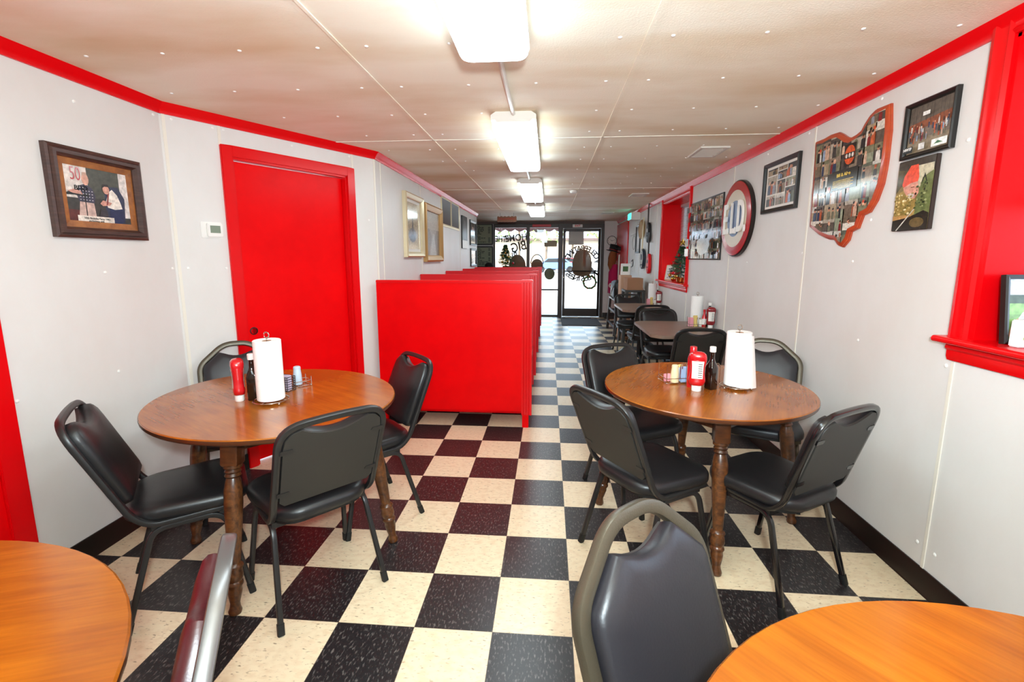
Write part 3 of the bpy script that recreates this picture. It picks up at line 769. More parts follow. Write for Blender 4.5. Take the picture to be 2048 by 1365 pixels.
pc = make_chair('banquet_chair', 'black banquet chair in front of the right wall, nearest chair at the right round table', 'vinyl', 'frame_gloss', False, group=GC, lean=.115)
pc.location = (.915, -.165, 0); pc.rotation_euler = (0, 0, rzf(121))
chA(1.126, 1.87, 90, 'black banquet chair between the right round table and the first wall table')
chA(1.13, 2.72, -88, 'black banquet chair at the far side of the first wall table')
chA(1.15, 3.72, 92, 'black banquet chair at the near side of the second wall table')
chA(1.13, 4.75, -90, 'black banquet chair at the far side of the second wall table, beside the dark stool')
pb = make_chair('crown_back_chair', 'bronze framed crown back chair in the left foreground of the right front table', 'vinyl_grey', 'frame_bronze', True, group='crown back chairs')
pb.location = (.283, -1.462, 0); pb.rotation_euler = (0, 0, rzf(-48))
copy_thing(pb, (-1.875, .27, 0), rzf(-54), 'bronze framed crown back chair in the corner behind the left oval table')
copy_thing(pb, (1.19, .61, 0), rzf(-114), 'bronze framed crown back chair at the far right of the right round table')
make_chair('maroon_chair', 'maroon vinyl chair with grey steel frame seen edge on beside the left front table', 'vinyl_maroon', 'frame_grey', True, lean=.10).location = (-.90, -1.57, 0)
bpy.data.objects['maroon_chair'].rotation_euler = (0, 0, rzf(211))

# ------------------------------------------------------------------ dining tables
LEGPROF = [(.034, .60), (.034, .588), (.026, .582), (.031, .574), (.026, .566), (.031, .556), (.024, .548), (.028, .535), (.034, .50), (.0345, .44), (.031, .36), (.026, .28), (.0225, .215), (.022, .206), (.031, .198), (.033, .190), (.028, .182), (.031, .165), (.032, .150), (.026, .134), (.031, .126), (.031, .118), (.025, .108), (.027, .095), (.024, .075), (.018, .045), (.020, .028), (.025, .014), (.022, .002), (.012, 0)]
def dining_table(label, cx, cy, a, c, ang, feet, top_m, leg_m, zt=.75, name='dining_table', group='wooden dining tables'):
    t = thing(name, label, 'table', (cx, cy, 0), 0, group)
    n = 72; ca, sa = math.cos(ang), math.sin(ang)
    def ell(s, z):
        return [((a - s) * math.cos(2 * PI * i / n), (c - s) * math.sin(2 * PI * i / n), z) for i in range(n)]
    b = MB(); b.loft([ell(.006, zt - .024), ell(.001, zt - .018), ell(0, zt - .010), ell(.001, zt - .004), ell(.005, zt), ell(.009, zt), ell(.06, zt)])
    o = b.build('tabletop', [top_m, 'edge_dark'], t, smooth=30)
    for p in o.data.polygons:
        if p.normal.z < .55: p.material_index = 1
    o.rotation_euler = (0, 0, ang)
    tops = []
    for fx, fy in feet:
        foot = Vector((fx - cx, fy - cy, 0)); r = foot.length
        head = Vector((foot.x * .80, foot.y * .80, zt - .024)); tops.append(head)
        d = head - foot; z = d.normalized(); x = Vector((-foot.y, foot.x, 0)).normalized(); y = z.cross(x); x = y.cross(z)
        k = d.length / .726
        mx = Matrix(((x.x, y.x, z.x, foot.x), (x.y, y.y, z.y, foot.y), (x.z, y.z, z.z, foot.z), (0, 0, 0, 1)))
        b = MB(); b.xf = mx; b.lathe([(r_, z_ * k) for r_, z_ in reversed(LEGPROF)], 18)
        lg = b.build('leg', leg_m, t, smooth=50)
        b = MB(); b.xf = mx; b.loft([[(q, w_, zz) for q, w_ in rounded_rect(s, s, .005, 2)] for s, zz in ((.058, .598 * k), (.066, .605 * k), (.066, .715 * k))]); b.build('leg_block', 'leg_wood', lg)
    b = MB()
    for i in range(4):
        p, q = tops[i], tops[(i + 1) % 4]
        b.sweep([(p.x, p.y, zt - .068), (q.x, q.y, zt - .068)], [(-.034, -.009), (.034, -.009), (.034, .009), (-.034, .009)], side=(0, 0, 1))
    b.build('apron', 'leg_wood', t)
    return t
dining_table('oval wooden table on turned legs before the red door, left of the aisle', -1.420, -.097, .600, .523, math.radians(-30), [(-1.348, -.599), (-.872, -.087), (-1.385, .36), (-1.861, -.173)], 'top_amber', 'leg_worn')
dining_table('round wooden table on turned legs by the right wall, beside the aisle', .727, .274, .545, .517, math.radians(64), [(.666, -.213), (1.223, .24), (.78, .80), (.203, .353)], 'top_amber', 'leg_worn')
dining_table('honey coloured wooden table cut by the lower left corner of the picture', -1.362, -1.892, .663, .655, math.radians(20), [(-1.376, -1.40), (-.88, -1.898), (-1.376, -2.40), (-1.87, -1.898)], 'top_orange', 'leg_worn')
dining_table('honey coloured wooden table cut by the lower right corner of the picture', .622, -1.905, .630, .630, math.radians(-50), [(.632, -1.43), (1.10, -1.905), (.632, -2.38), (.16, -1.905)], 'top_orange', 'leg_worn')
def wall_table(label, x0, x1, y0, y1, zt=.75):
    t = thing('wall_table', label, 'table', ((x0 + x1) / 2, (y0 + y1) / 2, 0), 0, 'brown tables along the right wall')
    w, d = x1 - x0, y1 - y0
    pts = round_path([(-w / 2, -d / 2 + .08, 0), (-w / 2 + .08, -d / 2, 0), (w / 2, -d / 2, 0), (w / 2, d / 2, 0), (-w / 2 + .08, d / 2, 0), (-w / 2, d / 2 - .08, 0)], .03, 4, True)
    MB().loft([[(p.x, p.y, z) for p in pts] for z in (zt - .03, zt)]).build('tabletop', 'laminate', t, bevel=.004)
    MB().loft([[(x, y, z) for x, y in rounded_rect(.07, .07, .03, 4)] for z in (.04, zt - .03)]).build('pedestal', 'black', t)
    b = MB()
    for s in (-1, 1): b.sweep(round_path([(0, s * .03, .07), (0, s * .2, .05), (0, s * .30, .012)], .1), rounded_rect(.05, .03, .01, 2), side=(1, 0, 0)); b.sweep(round_path([(s * .03, 0, .07), (s * .18, 0, .05), (s * .26, 0, .012)], .1), rounded_rect(.05, .03, .01, 2), side=(0, 1, 0))
    b.build('cross_base', 'black', t)
    MB().box(-.2, .2, -.3, .3, zt - .045, zt - .03).build('top_plate', 'black', t)
wall_table('brown laminate table against the right wall, beyond the right round table', .80, 1.49, 1.83, 2.78)
wall_table('brown laminate table against the right wall under the far window', .86, 1.49, 3.76, 4.70)

# ------------------------------------------------------------------ table-top things
def roll_holder(x, y, z, label, rlabel, rz, flap=False, hook=True, proto=None):
    t = thing('paper_towel_holder', label, 'paper towel holder', (x, y, z), rz, 'wire paper towel holders')
    b = MB(); R_ = .075
    b.tube([(R_ * math.cos(2 * PI * i / 28), R_ * math.sin(2 * PI * i / 28), .012) for i in range(28)], .003, 6, True)
    b.tube([(-R_, 0, .012), (R_, 0, .012)], .0025, 6); b.tube([(0, -R_, .012), (0, R_, .012)], .0025, 6); b.build('base_ring', 'chrome', t)
    for a in (-.6, 1.5, 3.6):
        b = MB(); b.ball((R_ * math.cos(a), R_ * math.sin(a), .0055), .0055); b.build('ball_foot', 'chrome', t)
    b = MB(); b.tube([(0, 0, .012), (0, 0, .305)] , .003, 6)
    b.tube([(.012 * math.cos(q) , 0, .318 + .013 * math.sin(q)) for q in [-PI * .9 + 2 * PI * .9 * i / 14 for i in range(15)]], .003, 6); b.build('centre_rod', 'chrome', t)
    if hook:
        b = MB(); b.tube(round_path([(-.075, .02, .012), (-.078, .02, .11), (-.088, .02, .125), (-.10, .02, .115)], .02), .003, 6); b.build('tension_arm', 'chrome', t)
    q = thing('paper_towel_roll', rlabel, 'paper towels', (x, y, z + .016), rz, 'paper towel rolls')
    b = MB(); n = 32
    prof = [(.020, .004), (.056, .0), (.059, .003), (.059, .277), (.056, .280), (.020, .276)]
    b.lathe(prof + [(.020, .004)], n)
    b.build('roll', 'paper', q)
    b = MB(); b.lathe([(.0195, .004), (.0195, .276), (.0185, .276), (.0185, .004), (.0195, .004)], 18); b.build('cardboard_core', 'kraft', q)
    if flap:
        b = MB(); rows = []
        for kz in range(9):
            z_ = .27 * kz / 8
            row = []
            for i in range(10):
                a = -1.9 + 1.55 * i / 9; out = .0605 + .035 * (i / 9) ** 2 * (1 - z_ / .33)
                row.append((out * math.cos(a), out * math.sin(a), z_ - .006 * (i / 9)))
            rows.append(row)
        vs = [p for r in rows for p in r]; fs = [(r * 10 + i, r * 10 + i + 1, (r + 1) * 10 + i + 1, (r + 1) * 10 + i) for r in range(8) for i in range(9)]
        b.add(vs, fs); b.build('loose_sheet', 'paper', q)
roll_holder(-1.392, -.185, .75, 'gold wire paper towel holder on the left oval table', 'white paper towel roll on the left oval table', 0, hook=False)
roll_holder(.872, .235, .75, 'wire paper towel holder on the right round table', 'white paper towel roll with a loose sheet on the right round table', 0, flap=True)
roll_holder(1.375, 2.50, .75, 'wire paper towel holder on the first wall table', 'white paper towel roll on the first wall table, beyond the right round table', 0, hook=False)
roll_holder(1.405, 4.61, .75, 'wire paper towel holder on the wall table under the far window', 'white paper towel roll on the far wall table under the window', 0, hook=False)

def ketchup(x, y, z, rz, label, m='ketchup', h=.205, face=True):
    t = thing('ketchup_bottle', label, 'ketchup', (x, y, z), rz, 'ketchup bottles')
    s = h / .205
    b = MB(); b.loft([[(ax * math.cos(a), ay * math.sin(a), zz * s) for a in [2 * PI * i / 20 for i in range(20)]] for ax, ay, zz in ((.022, .019, 0), (.0235, .020, .003), (.0235, .020, .026), (.022, .019, .029))]); b.build('cap', 'white_plastic', t)
    def sup(ax, ay, zz, n=24, e=.62):
        r = []
        for i in range(n):
            a = 2 * PI * i / n; c_, s_ = math.cos(a), math.sin(a)
            r.append((ax * math.copysign(abs(c_) ** e, c_), ay * math.copysign(abs(s_) ** e, s_), zz * s))
        return r
    rr = ((.022, .018, .029), (.034, .024, .036), (.041, .026, .055), (.038, .024, .075), (.034, .022, .10), (.036, .023, .13), (.042, .027, .16), (.042, .029, .175), (.038, .027, .190), (.028, .02, .199), (.014, .012, .203))
    MB().loft([sup(*q) for q in rr]).build('bottle_body', m, t, smooth=60)
    for sd in ((-1, 1) if face else (-1,)):
        def lab(w, zz, d): return [(w * u, sd * (d - .0035 * u * u), zz * s) for u in (-1, -.5, 0, .5, 1)]
        rows = [lab(.026, .068, .0262), lab(.026, .10, .0244), lab(.027, .135, .0258), lab(.029, .158, .0280)]
        b = MB(); vs = [p for r in rows for p in r]; b.add(vs, [(r * 5 + i, r * 5 + i + 1, (r + 1) * 5 + i + 1, (r + 1) * 5 + i) for r in range(3) for i in range(4)])
        lb = b.build('label', 'label', t)
        b = MB()
        for q in range(7): b.add([(.003, sd * .0282, (.075 + q * .011) * s), (.022, sd * .0268, (.075 + q * .011) * s), (.022, sd * .0272, (.079 + q * .011) * s), (.003, sd * .0286, (.079 + q * .011) * s)], [(0, 1, 2, 3)])
        b.build('label_print', 'label_ink', lb, normals=False)
    return t
def sauce(x, y, z, rz, label, h=.215, square=True):
    t = thing('sauce_bottle', label, 'sauce bottle', (x, y, z), rz, 'dark sauce bottles')
    s = h / .215; rings = []
    for w, r, zz in ((.042, .006, 0), (.046, .007, .004), (.046, .007, .108), (.042, .012, .122), (.030, .0145, .140), (.0225, .011, .155), (.021, .0104, .185), (.023, .0114, .187), (.021, .0104, .190)):
        rings.append([(a, c, zz * s) for a, c in rounded_rect(w * s, w * s, r * s, 4)])
    MB().loft(rings).build('bottle_body', 'sauce', t, smooth=50)
    MB().lathe([(.0145 * s, .188 * s), (.0152 * s, .190 * s), (.0152 * s, .212 * s), (.013 * s, .215 * s), (0, .215 * s)], 20).build('cap', 'white_plastic', t)
    return t
ketchup(-1.555, -.175, .75, math.radians(-53), 'red ketchup bottle beside dark sauce on the left oval table')
sauce(-1.500, -.150, .75, .4, 'dark sauce bottle with white cap behind the paper towels on the left oval table', .222)
ketchup(.650, .163, .75, math.radians(-16), 'red ketchup bottle with white label on the right round table')
sauce(.735, .205, .75, .5, 'dark sauce bottle with white cap on the right round table', .222)
t = thing('ketchup_bottle', 'second red bottle showing only its top behind the labelled ketchup on the right round table', 'ketchup', (.648, .235, .75), 0, 'ketchup bottles')
MB().lathe([(.024, 0), (.026, .01), (.026, .15), (.02, .175), (.016, .18)], 18).build('bottle_body', 'ketchup', t); MB().lathe([(.0175, .18), (.0175, .212), (.015, .216), (0, .216)], 18).build('cap', 'ketchup', t)
ketchup(1.452, 2.32, .75, math.radians(-8), 'dark red ketchup bottle beside the towel roll on the first wall table', 'ketchup_dark')
ketchup(1.462, 4.46, .75, math.radians(-8), 'dark red ketchup bottle on the far wall table under the window', 'ketchup_dark')
sauce(1.472, 2.42, .75, 0, 'dark sauce bottle with white cap behind ketchup on the first wall table', .235)
sauce(1.487, 4.665, .75, 0, 'dark sauce bottle with white cap behind ketchup on the far wall table', .235)
t = thing('hot_sauce_bottle', 'slim red hot sauce bottle left of ketchup on the first wall table', 'hot sauce', (1.402, 2.355, .75), 0)
MB().lathe([(.018, 0), (.02, .004), (.02, .10), (.01, .13), (.009, .15)], 16).build('bottle_body', 'ketchup', t); MB().lathe([(.0205, .03), (.0205, .085)], 16).build('label', 'white_plastic', t); MB().lathe([(.011, .15), (.011, .175), (0, .176)], 14).build('cap', 'ketchup', t)
def shaker(x, y, z, label, m, h=.095, r=.018, name='salt_shaker', cat='shaker', capm='chrome'):
    t = thing(name, label, cat, (x, y, z), 0, 'shakers on the tables')
    MB().lathe([(r * 1.05, 0), (r * 1.08, .004), (r, h * .5), (r * .82, h * .82), (r * .8, h * .84)], 20).build('shaker_body', m, t)
    MB().lathe([(r * .86, h * .84), (r * .88, h * .87), (r * .8, h * .97), (r * .5, h), (0, h)], 20).build('cap', capm, t); return t
shaker(-1.420, .092, .757, 'pale blue shaker in the wire rack on the left oval table', 'pale_blue', .098, .021, capm='pale_blue')
def caddy(x, y, z, rz, label, w=.13, d=.075, h=.10, handle=True):
    t = thing('condiment_caddy', label, 'caddy', (x, y, z), rz, 'wire condiment caddies')
    b = MB()
    for zz in (.006, .03): b.tube(round_path([(-w / 2, -d / 2, zz), (w / 2, -d / 2, zz), (w / 2, d / 2, zz), (-w / 2, d / 2, zz)], .01, 4, True), .002, 6, True)
    for i in range(1, 5): b.tube([(-w / 2 + w * i / 5, -d / 2, .005), (-w / 2 + w * i / 5, d / 2, .005)], .0015, 6)
    b.build('wire_basket', 'chrome', t)
    for sx in (-1, 1):
        for sy in (-1, 1):
            b = MB(); b.tube([(sx * w / 2, sy * d / 2, .004), (sx * w / 2, sy * d / 2, h if sx < 0 else .05)], .002, 6); b.ball((sx * w / 2, sy * d / 2, .004), .004); b.build('corner_post', 'chrome', t)
    if handle: b = MB(); b.tube(round_path([(0, -d / 2, .03), (0, -d / 2, h * .95), (0, -d / 2 - .018, h * 1.05), (0, -d / 2 - .02, h * .8)], .015), .002, 6); b.build('handle', 'chrome', t)
    return t
def packets(x, y, z, rz, label, m, n=6, w=.036, h=.06):
    t = thing('sugar_packets', label, 'sugar packets', (x, y, z), rz, 'packets of sugar and sweetener')
    for i in range(n):
        b = MB(); b.xf = Matrix.Translation((0, i * .004, 0)) @ Matrix.Rotation(rnd.uniform(-.06, .06), 4, 'Y') @ Matrix.Rotation(-.08, 4, 'X')
        b.box(-w / 2, w / 2, -.001, .001, 0, h * rnd.uniform(.92, 1.04)); b.build('packet', m, t)
caddy(-1.41, .085, .75, .9, 'small wire rack holding the pale blue shaker on the left oval table', .10, .07, .05, False)
def mesh_basket(x, y, z, label):
    t = thing('packet_basket', label, 'basket', (x, y, z), -.3)
    b = MB()
    for i in range(7):
        u = -.04 + .08 * i / 6; b.tube([(u, -.025, .003), (u, -.025, .075)], .0018, 5); b.tube([(u, .025, .003), (u, .025, .075)], .0018, 5)
        zz = .003 + .072 * i / 6; b.tube([(-.04, -.025, zz), (.04, -.025, zz), (.04, .025, zz), (-.04, .025, zz)], .0018, 5, True)
    b.build('wire_mesh', 'frame_black', t); return t
mesh_basket(-1.432, .0, .75, 'black mesh packet basket right of the paper towels on the left oval table')
packets(-1.432, -.010, .753, -.3, 'pale lilac packets in the black mesh basket on the left oval table', 'lilac', 6, .05, .078)
caddy(.592, .33, .75, .2, 'wire caddy with tall posts left of the ketchup on the right round table', .15, .10, .11)
shaker(.578, .30, .757, 'cream shaker nearest the ketchup on the right round table', 'cream', .095, .021, capm='cream')
shaker(.618, .345, .757, 'white shaker behind the cream shaker on the right round table', 'label', .085, .019, capm='yellow_paper')
packets(.632, .30, .757, .3, 'blue sweetener packets in the caddy on the right round table', 'sky_paper', 6, .042, .08)
packets(.545, .31, .757, .3, 'pink sweetener packets at the left of the right round table caddy', 'pink', 4, .034, .04)
for (x, y, w) in ((1.33, 2.37, 'first wall table'), (1.355, 4.40, 'far wall table under the window')):
    caddy(x, y, .75, .0, 'wire condiment caddy on the ' + w, .14, .08, .10)
    packets(x - .045, y - .01, .757, .1, 'pink sweetener packets on the ' + w, 'pink', 6, .045, .085)
    packets(x + .0, y - .01, .757, .1, 'yellow sweetener packets on the ' + w, 'yellow_paper', 6, .032, .105)
    shaker(x + .045, y, .757, 'glass salt shaker in the caddy on the ' + w, 'label', .085, .017)

# ------------------------------------------------------------------ red booths
def grooved_post(b, x0, x1, y0, y1, z0, z1):
    w = x1 - x0; pr = [(x0, y0)]
    for i in range(3):
        a = x0 + w * (.16 + .27 * i); pr += [(a, y0), (a + w * .035, y0 + .007), (a + w * .075, y0 + .007), (a + w * .11, y0)]
    pr += [(x1, y0), (x1, y1), (x0, y1)]
    b.loft([[(x, y, z) for x, y in pr] for z in (z0, z1)])
def divider(y, label, seats, first=False):
    t = thing('booth_bench', label, 'booth', (-.86, y, 0), 0, 'red wooden booth benches')
    x0, x1 = XB + .006 + .86, -.235 + .86; m = 'red' if first else 'red_old'
    MB().box(x0, x1 - .075, -.012, .012, .135, 1.215).build('end_panel', m, t, bevel=.003)
    b = MB(); grooved_post(b, x1 - .085, x1, -.026, .03, .11, 1.225); b.build('corner_post', 'red_trim' if first else m, t, bevel=.002)
    b = MB(); b.box(x0, x1 - .085, -.018, .02, 1.212, 1.236); b.box(x1 - .088, x1 + .004, -.03, .034, 1.222, 1.242); b.build('cap_rail', 'red_trim' if first else m, t, bevel=.004)
    b = MB(); b.box(x1 - .078, x1 - .025, -.022, .026, 0, .115); b.build('foot', m, t, bevel=.004)
    b = MB(); b.box(x0, x0 + .05, -.01, .03, 0, .14); b.build('foot', m, t)
    for s in seats:
        b = MB(); b.loft([[(x, s * yy, zz) for yy, zz in ((.014, .46), (.014, 1.12), (.05, 1.12), (.11, .50))] for x in (x0 + .02, x1 - .09)]); b.build('back_pad', m, t, bevel=.006)
        MB().box(x0 + .01, x1 - .03, *sorted((s * .03, s * .47)), .40, .45).build('seat_board', m, t, bevel=.006)
        MB().box(x0 + .02, x1 - .06, *sorted((s * .05, s * .42)), .10, .40).build('seat_box', m, t)
divider(1.535, 'bright red booth end panel facing the room, nearest the camera', (1,), True)
for y, l, s in ((2.85, 'second red booth bench back from the camera', (-1, 1)), (4.12, 'third red booth bench back from the camera', (-1, 1)), (5.38, 'fourth red booth bench back from the camera', (-1, 1)), (6.62, 'red booth bench back nearest the street windows', (-1,))):
    divider(y, l, s)
for i, (y, l) in enumerate(((2.19, 'booth table hidden behind the nearest red booth panel'), (3.48, 'booth table between the second and third red bench backs'), (4.75, 'booth table between the third and fourth red bench backs'), (6.0, 'booth table nearest the street windows'))):
    t = thing('booth_table', l, 'table', (-.86, y, 0), 0, 'tables in the red booths')
    MB().loft([[(x, yy, z) for x, yy in rounded_rect(1.14, .56, .04, 4, -.06, 0)] for z in (.72, .75)]).build('tabletop', 'laminate', t, bevel=.004)
    MB().loft([[(x, yy, z) for x, yy in rounded_rect(.08, .08, .03, 4, .36, 0)] for z in (.02, .72)]).build('pedestal', 'black', t)
    MB().box(.33, .39, -.26, .26, 0, .03).build('floor_bar', 'black', t)

# ------------------------------------------------------------------ printed pictures
def photo(parent, w, h, shapes, name='photo_print', y=-.004, m='print', cx=0, cz=0, clip=None):
    """shapes in 0..1 picture coordinates, each a thin printed layer over the one before"""
    b = MB(); x0, z0 = cx - w / 2, cz - h / 2
    for i, s in enumerate(shapes):
        k_, c, pts = s[0], srgb(s[-1]), None
        if k_ == 'r': pts = [(s[1], s[2]), (s[3], s[2]), (s[3], s[4]), (s[1], s[4])]
        elif k_ == 'e': pts = [(s[1] + s[3] * math.cos(2 * PI * q / 16), s[2] + s[4] * math.sin(2 * PI * q / 16)) for q in range(16)]
        else: pts = s[1]
        lay = s[5] if (k_ == 'r' and len(s) == 7) else (s[5] if k_ == 'e' and len(s) == 7 else i)
        b.poly([(x0 + u * w, y - .00012 * lay, z0 + v * h) for u, v in pts], 0, c)
    return b.build(name, m, parent, smooth=0)
SKIN = ['#c98f72', '#b87c60', '#d8a488', '#a56b52']
BG = ['#5a4d43', '#77735a', '#4a423d', '#a38d70', '#3a3435', '#8a7765', '#a89c8b', '#5d5f50', '#c4beb4', '#6d5b49', '#d6cdbf', '#8b8f78']
CLO = ['#d9d2c8', '#c9a48c', '#8fa0b8', '#1e1c20', '#2c3550', '#51586a', '#7b1f1f', '#c9c4bd', '#3f3b38', '#a8502c', '#20242f', '#6e6a55', '#c25b35', '#8f8f98']
def people_cell(x0, y0, x1, y1, q, asp=1.0, inside=None, dark=False):
    S = [('r', x0, y0, x1, y1, 1, q.choice(BG))]; w, h = x1 - x0, y1 - y0
    sky = q.choice(BG); S.append(('r', x0, y0 + h * q.uniform(.55, .8), x1, y1, 2, sky))
    for j in range(q.randint(1, 4)):
        cx = x0 + w * (.16 + .68 * q.random()); hr = h * q.uniform(.10, .15); hz = y0 + h * q.uniform(.55, .78)
        c = q.choice(CLO); rx = min(w * .15, hr * 1.3 * asp)
        S.append(('p', [(cx - rx, y0 + h * .02), (cx + rx, y0 + h * .02), (cx + rx * .9, hz - hr * 1.3), (cx + rx * .4, hz - hr * .8), (cx - rx * .4, hz - hr * .8), (cx - rx * .9, hz - hr * 1.3)], c))
        S.append(('e', cx, hz, min(hr * asp * .8, w * .12), hr, 0, q.choice(SKIN)))
        if q.random() < .7: S.append(('e', cx, hz + hr * .55, min(hr * asp * .8, w * .12), hr * .6, 0, q.choice(['#1d1714', '#c2431f', '#3a2a20', '#22252e'])))
    out = []
    for i, s in enumerate(S):
        if s[0] == 'e': s = s[:5] + (3 + i, s[-1])
        out.append(s)
    return out
def cells(nx, ny, q, asp, gap=.0, jitter=.2):
    S = []; xs = [0]
    for j in range(ny):
        y0, y1 = j / ny, (j + 1) / ny
        c = [0] + sorted(min(.98, max(.02, (i + q.uniform(-jitter, jitter)) / nx)) for i in range(1, nx)) + [1]
        for a, d in zip(c, c[1:]): S += people_cell(a + gap / 2, y0 + gap / 2, d - gap / 2, y1 - gap / 2, q, asp)
    return S
def frame_ring(b, w, h, prof, mi=0):
    """prof: (inset from the outer edge, depth towards the viewer)"""
    rings = [[(x, -d, z) for x, z in ((-w / 2 + i, -h / 2 + i), (w / 2 - i, -h / 2 + i), (w / 2 - i, h / 2 - i), (-w / 2 + i, h / 2 - i))] for i, d in prof]
    n = len(rings)
    for r_ in range(n - 1): b.add(rings[r_] + rings[r_ + 1], [(i, (i + 1) % 4, 4 + (i + 1) % 4, 4 + i) for i in range(4)], mi)
    b.add(rings[0], [(0, 1, 2, 3)], mi)
def hung(name, label, loc, rz, w, h, fw, m, shapes, fd=.02, matw=0, cat='picture', pm='print', tilt=0, liner=None, prof=None):
    t = thing(name, label, cat, loc, rz)
    if tilt: t.rotation_euler = (0, tilt, rz) if False else (0, 0, rz)
    b = MB(); frame_ring(b, w, h, prof or [(0, 0), (0, fd * .8), (fw * .25, fd), (fw * .7, fd * .8), (fw, fd * .5), (fw, .003)]); f = b.build('frame', m, t, smooth=20)
    i = fw
    if liner:
        b = MB(); frame_ring(b, w - 2 * fw, h - 2 * fw, [(0, .004), (0, .010), (liner[0], .007), (liner[0], .004)]); b.build('liner', liner[1], t, smooth=0); i += liner[0]
    if matw:
        MB().box(-w / 2 + i, w / 2 - i, -.0048, -.0035, -h / 2 + i, h / 2 - i).build('mat_board', 'mat_board', t); i += matw
    photo(t, w - 2 * i, h - 2 * i, shapes, y=-.0052, m=pm)
    return t
# the musicians photo on the left wall
gp = [('r', 0, 0, 1, 1, '#3a3530'), ('r', 0, .42, .34, 1, '#d9ccc2'), ('r', .34, .45, .86, 1, '#45443a'), ('r', .86, .12, 1, 1, '#d8cdc7'), ('p', [(.58, .1), (.9, 0), (.93, .5), (.83, .72), (.6, .7)], '#2e3148'),
      ('r', 0, 0, .3, .2, '#5a2722'), ('p', [(.14, 0), (.19, .37), (.40, .38), (.42, .05), (.36, 0)], '#c9a89c'), ('p', [(.18, .36), (.14, .52), (.22, .66), (.30, .70), (.40, .62), (.44, .48), (.41, .35)], '#3b3647'),
      ('p', [(.0, .50), (.10, .56), (.24, .49), (.34, .54), (.33, .44), (.12, .47), (0, .46)], '#1d1918'), ('p', [(.02, .53), (.12, .58), (.22, .55), (.24, .49), (.10, .50)], '#c98f7d'),
      ('e', .305, .78, .055, .11, '#d39c86'), ('p', [(.255, .82), (.275, .91), (.33, .91), (.355, .82), (.305, .87)], '#c9a18c'), ('r', .265, .06, .28, .68, '#201a18'),
      ('p', [(.63, 0), (.66, .30), (.87, .32), (.88, .05), (.84, 0)], '#232a4d'), ('p', [(.62, .30), (.60, .42), (.66, .60), (.72, .66), (.80, .56), (.85, .40), (.87, .30), (.74, .27)], '#e3d8cc'),
      ('p', [(.50, .36), (.55, .43), (.70, .40), (.66, .34), (.54, .32)], '#c98f7d'), ('p', [(.60, .34), (.63, .36), (.68, .66), (.655, .66)], '#8a3c38'), ('e', .62, .64, .055, .085, '#cf9682'), ('p', [(.555, .66), (.58, .74), (.66, .75), (.69, .66), (.66, .70), (.6, .70)], '#2a1d1c'),
      ('p', [(.44, .02), (.50, .26), (.60, .24), (.62, .02)], '#3a3238'), ('r', .12, .0, .70, .105, '#e2d5c8')]
for a in range(22):
    gp.append(('r', .19 + .045 * (a % 5), .39 + .055 * (a // 5), .21 + .045 * (a % 5), .405 + .055 * (a // 5), '#b9b2b8'))
t = hung('framed_photo', 'brown framed photo of two musicians on the left white wall', on_left(-.045, 1.709), LW, .462, .402, .048, 'frame_brown', gp, .035, liner=(.030, 'liner'), prof=[(0, 0), (0, .022), (.010, .026), (.016, .024), (.022, .034), (.036, .034), (.044, .020), (.048, .018), (.048, .003)])
text_part('50', .085, 'lettering', 'disc_red', t, (-.105, -.0085, .085), sx=.6, bold=-.001)
text_part('BDO', .030, 'lettering', 'black', t, (-.085, -.0085, .025), bold=.0005)
text_part('50th Birthday Party 1982', .0125, 'lettering', 'black', t, (-.025, -.0085, -.108), bold=-.0001); text_part('performing with', .0115, 'lettering', 'black', t, (-.03, -.0085, -.120), bold=-.0001)
# thermostat on the angled wall
t = thing('thermostat', 'white thermostat with grey display on the wall left of the red door', 'thermostat', on_angle(.210, 1.584), ANG)
MB().prism(rounded_rect(.118, .096, .008, 3), -.006, 0).build('wall_plate', 'white_plastic', t, bevel=.002)
MB().prism(rounded_rect(.086, .082, .010, 3, .012, 0), -.026, -.006).build('thermostat_body', 'white_plastic', t, bevel=.003)
MB().box(-.016, .040, -.0275, -.026, -.018, .026).build('display', 'lcd', t)
# right wall
q = random.Random(5)
grp = [('r', 0, 0, 1, 1, '#8d7b63'), ('r', 0, .30, 1, 1, '#7a6a5e'), ('r', 0, .55, 1, 1, '#5f5348'), ('p', [(0, .50), (0, .63), (1, .72), (1, .52)], '#8a4a2e')]
for i in range(46):
    u = .05 + .9 * q.random(); v = .30 + .06 * u + .28 * q.random()
    grp += [('r', u - .014, v - .12, u + .014, v, q.choice(CLO)), ('e', u, v + .015, .011, .018, q.choice(SKIN + ['#b0442a', '#262320']))]
for i in range(10): u = i / 10 + q.uniform(0, .08); grp.append(('r', u, .62, u + .008, 1, '#3d332c'))
grp += [('r', .38, .74, .54, .82, '#e6e2dc'), ('r', .0, .02, .22, .15, '#15120f'), ('r', .36, .04, .50, .17, '#d9d6d0'), ('r', .66, .02, 1.0, .17, '#e9ebe4'), ('p', [(.72, .07), (.80, .13), (.92, .07)], '#3f6a45')]
t = hung('framed_photo', 'black framed group photo hung highest on the right wall, above the red cap canvas', on_right(.030, 1.976), RW, .268, .238, .020, 'frame_ink', grp, .022)
text_part('NWTF', .016, 'lettering', 'white_plastic', t, (-.088, -.021, -.080), bold=.0005)
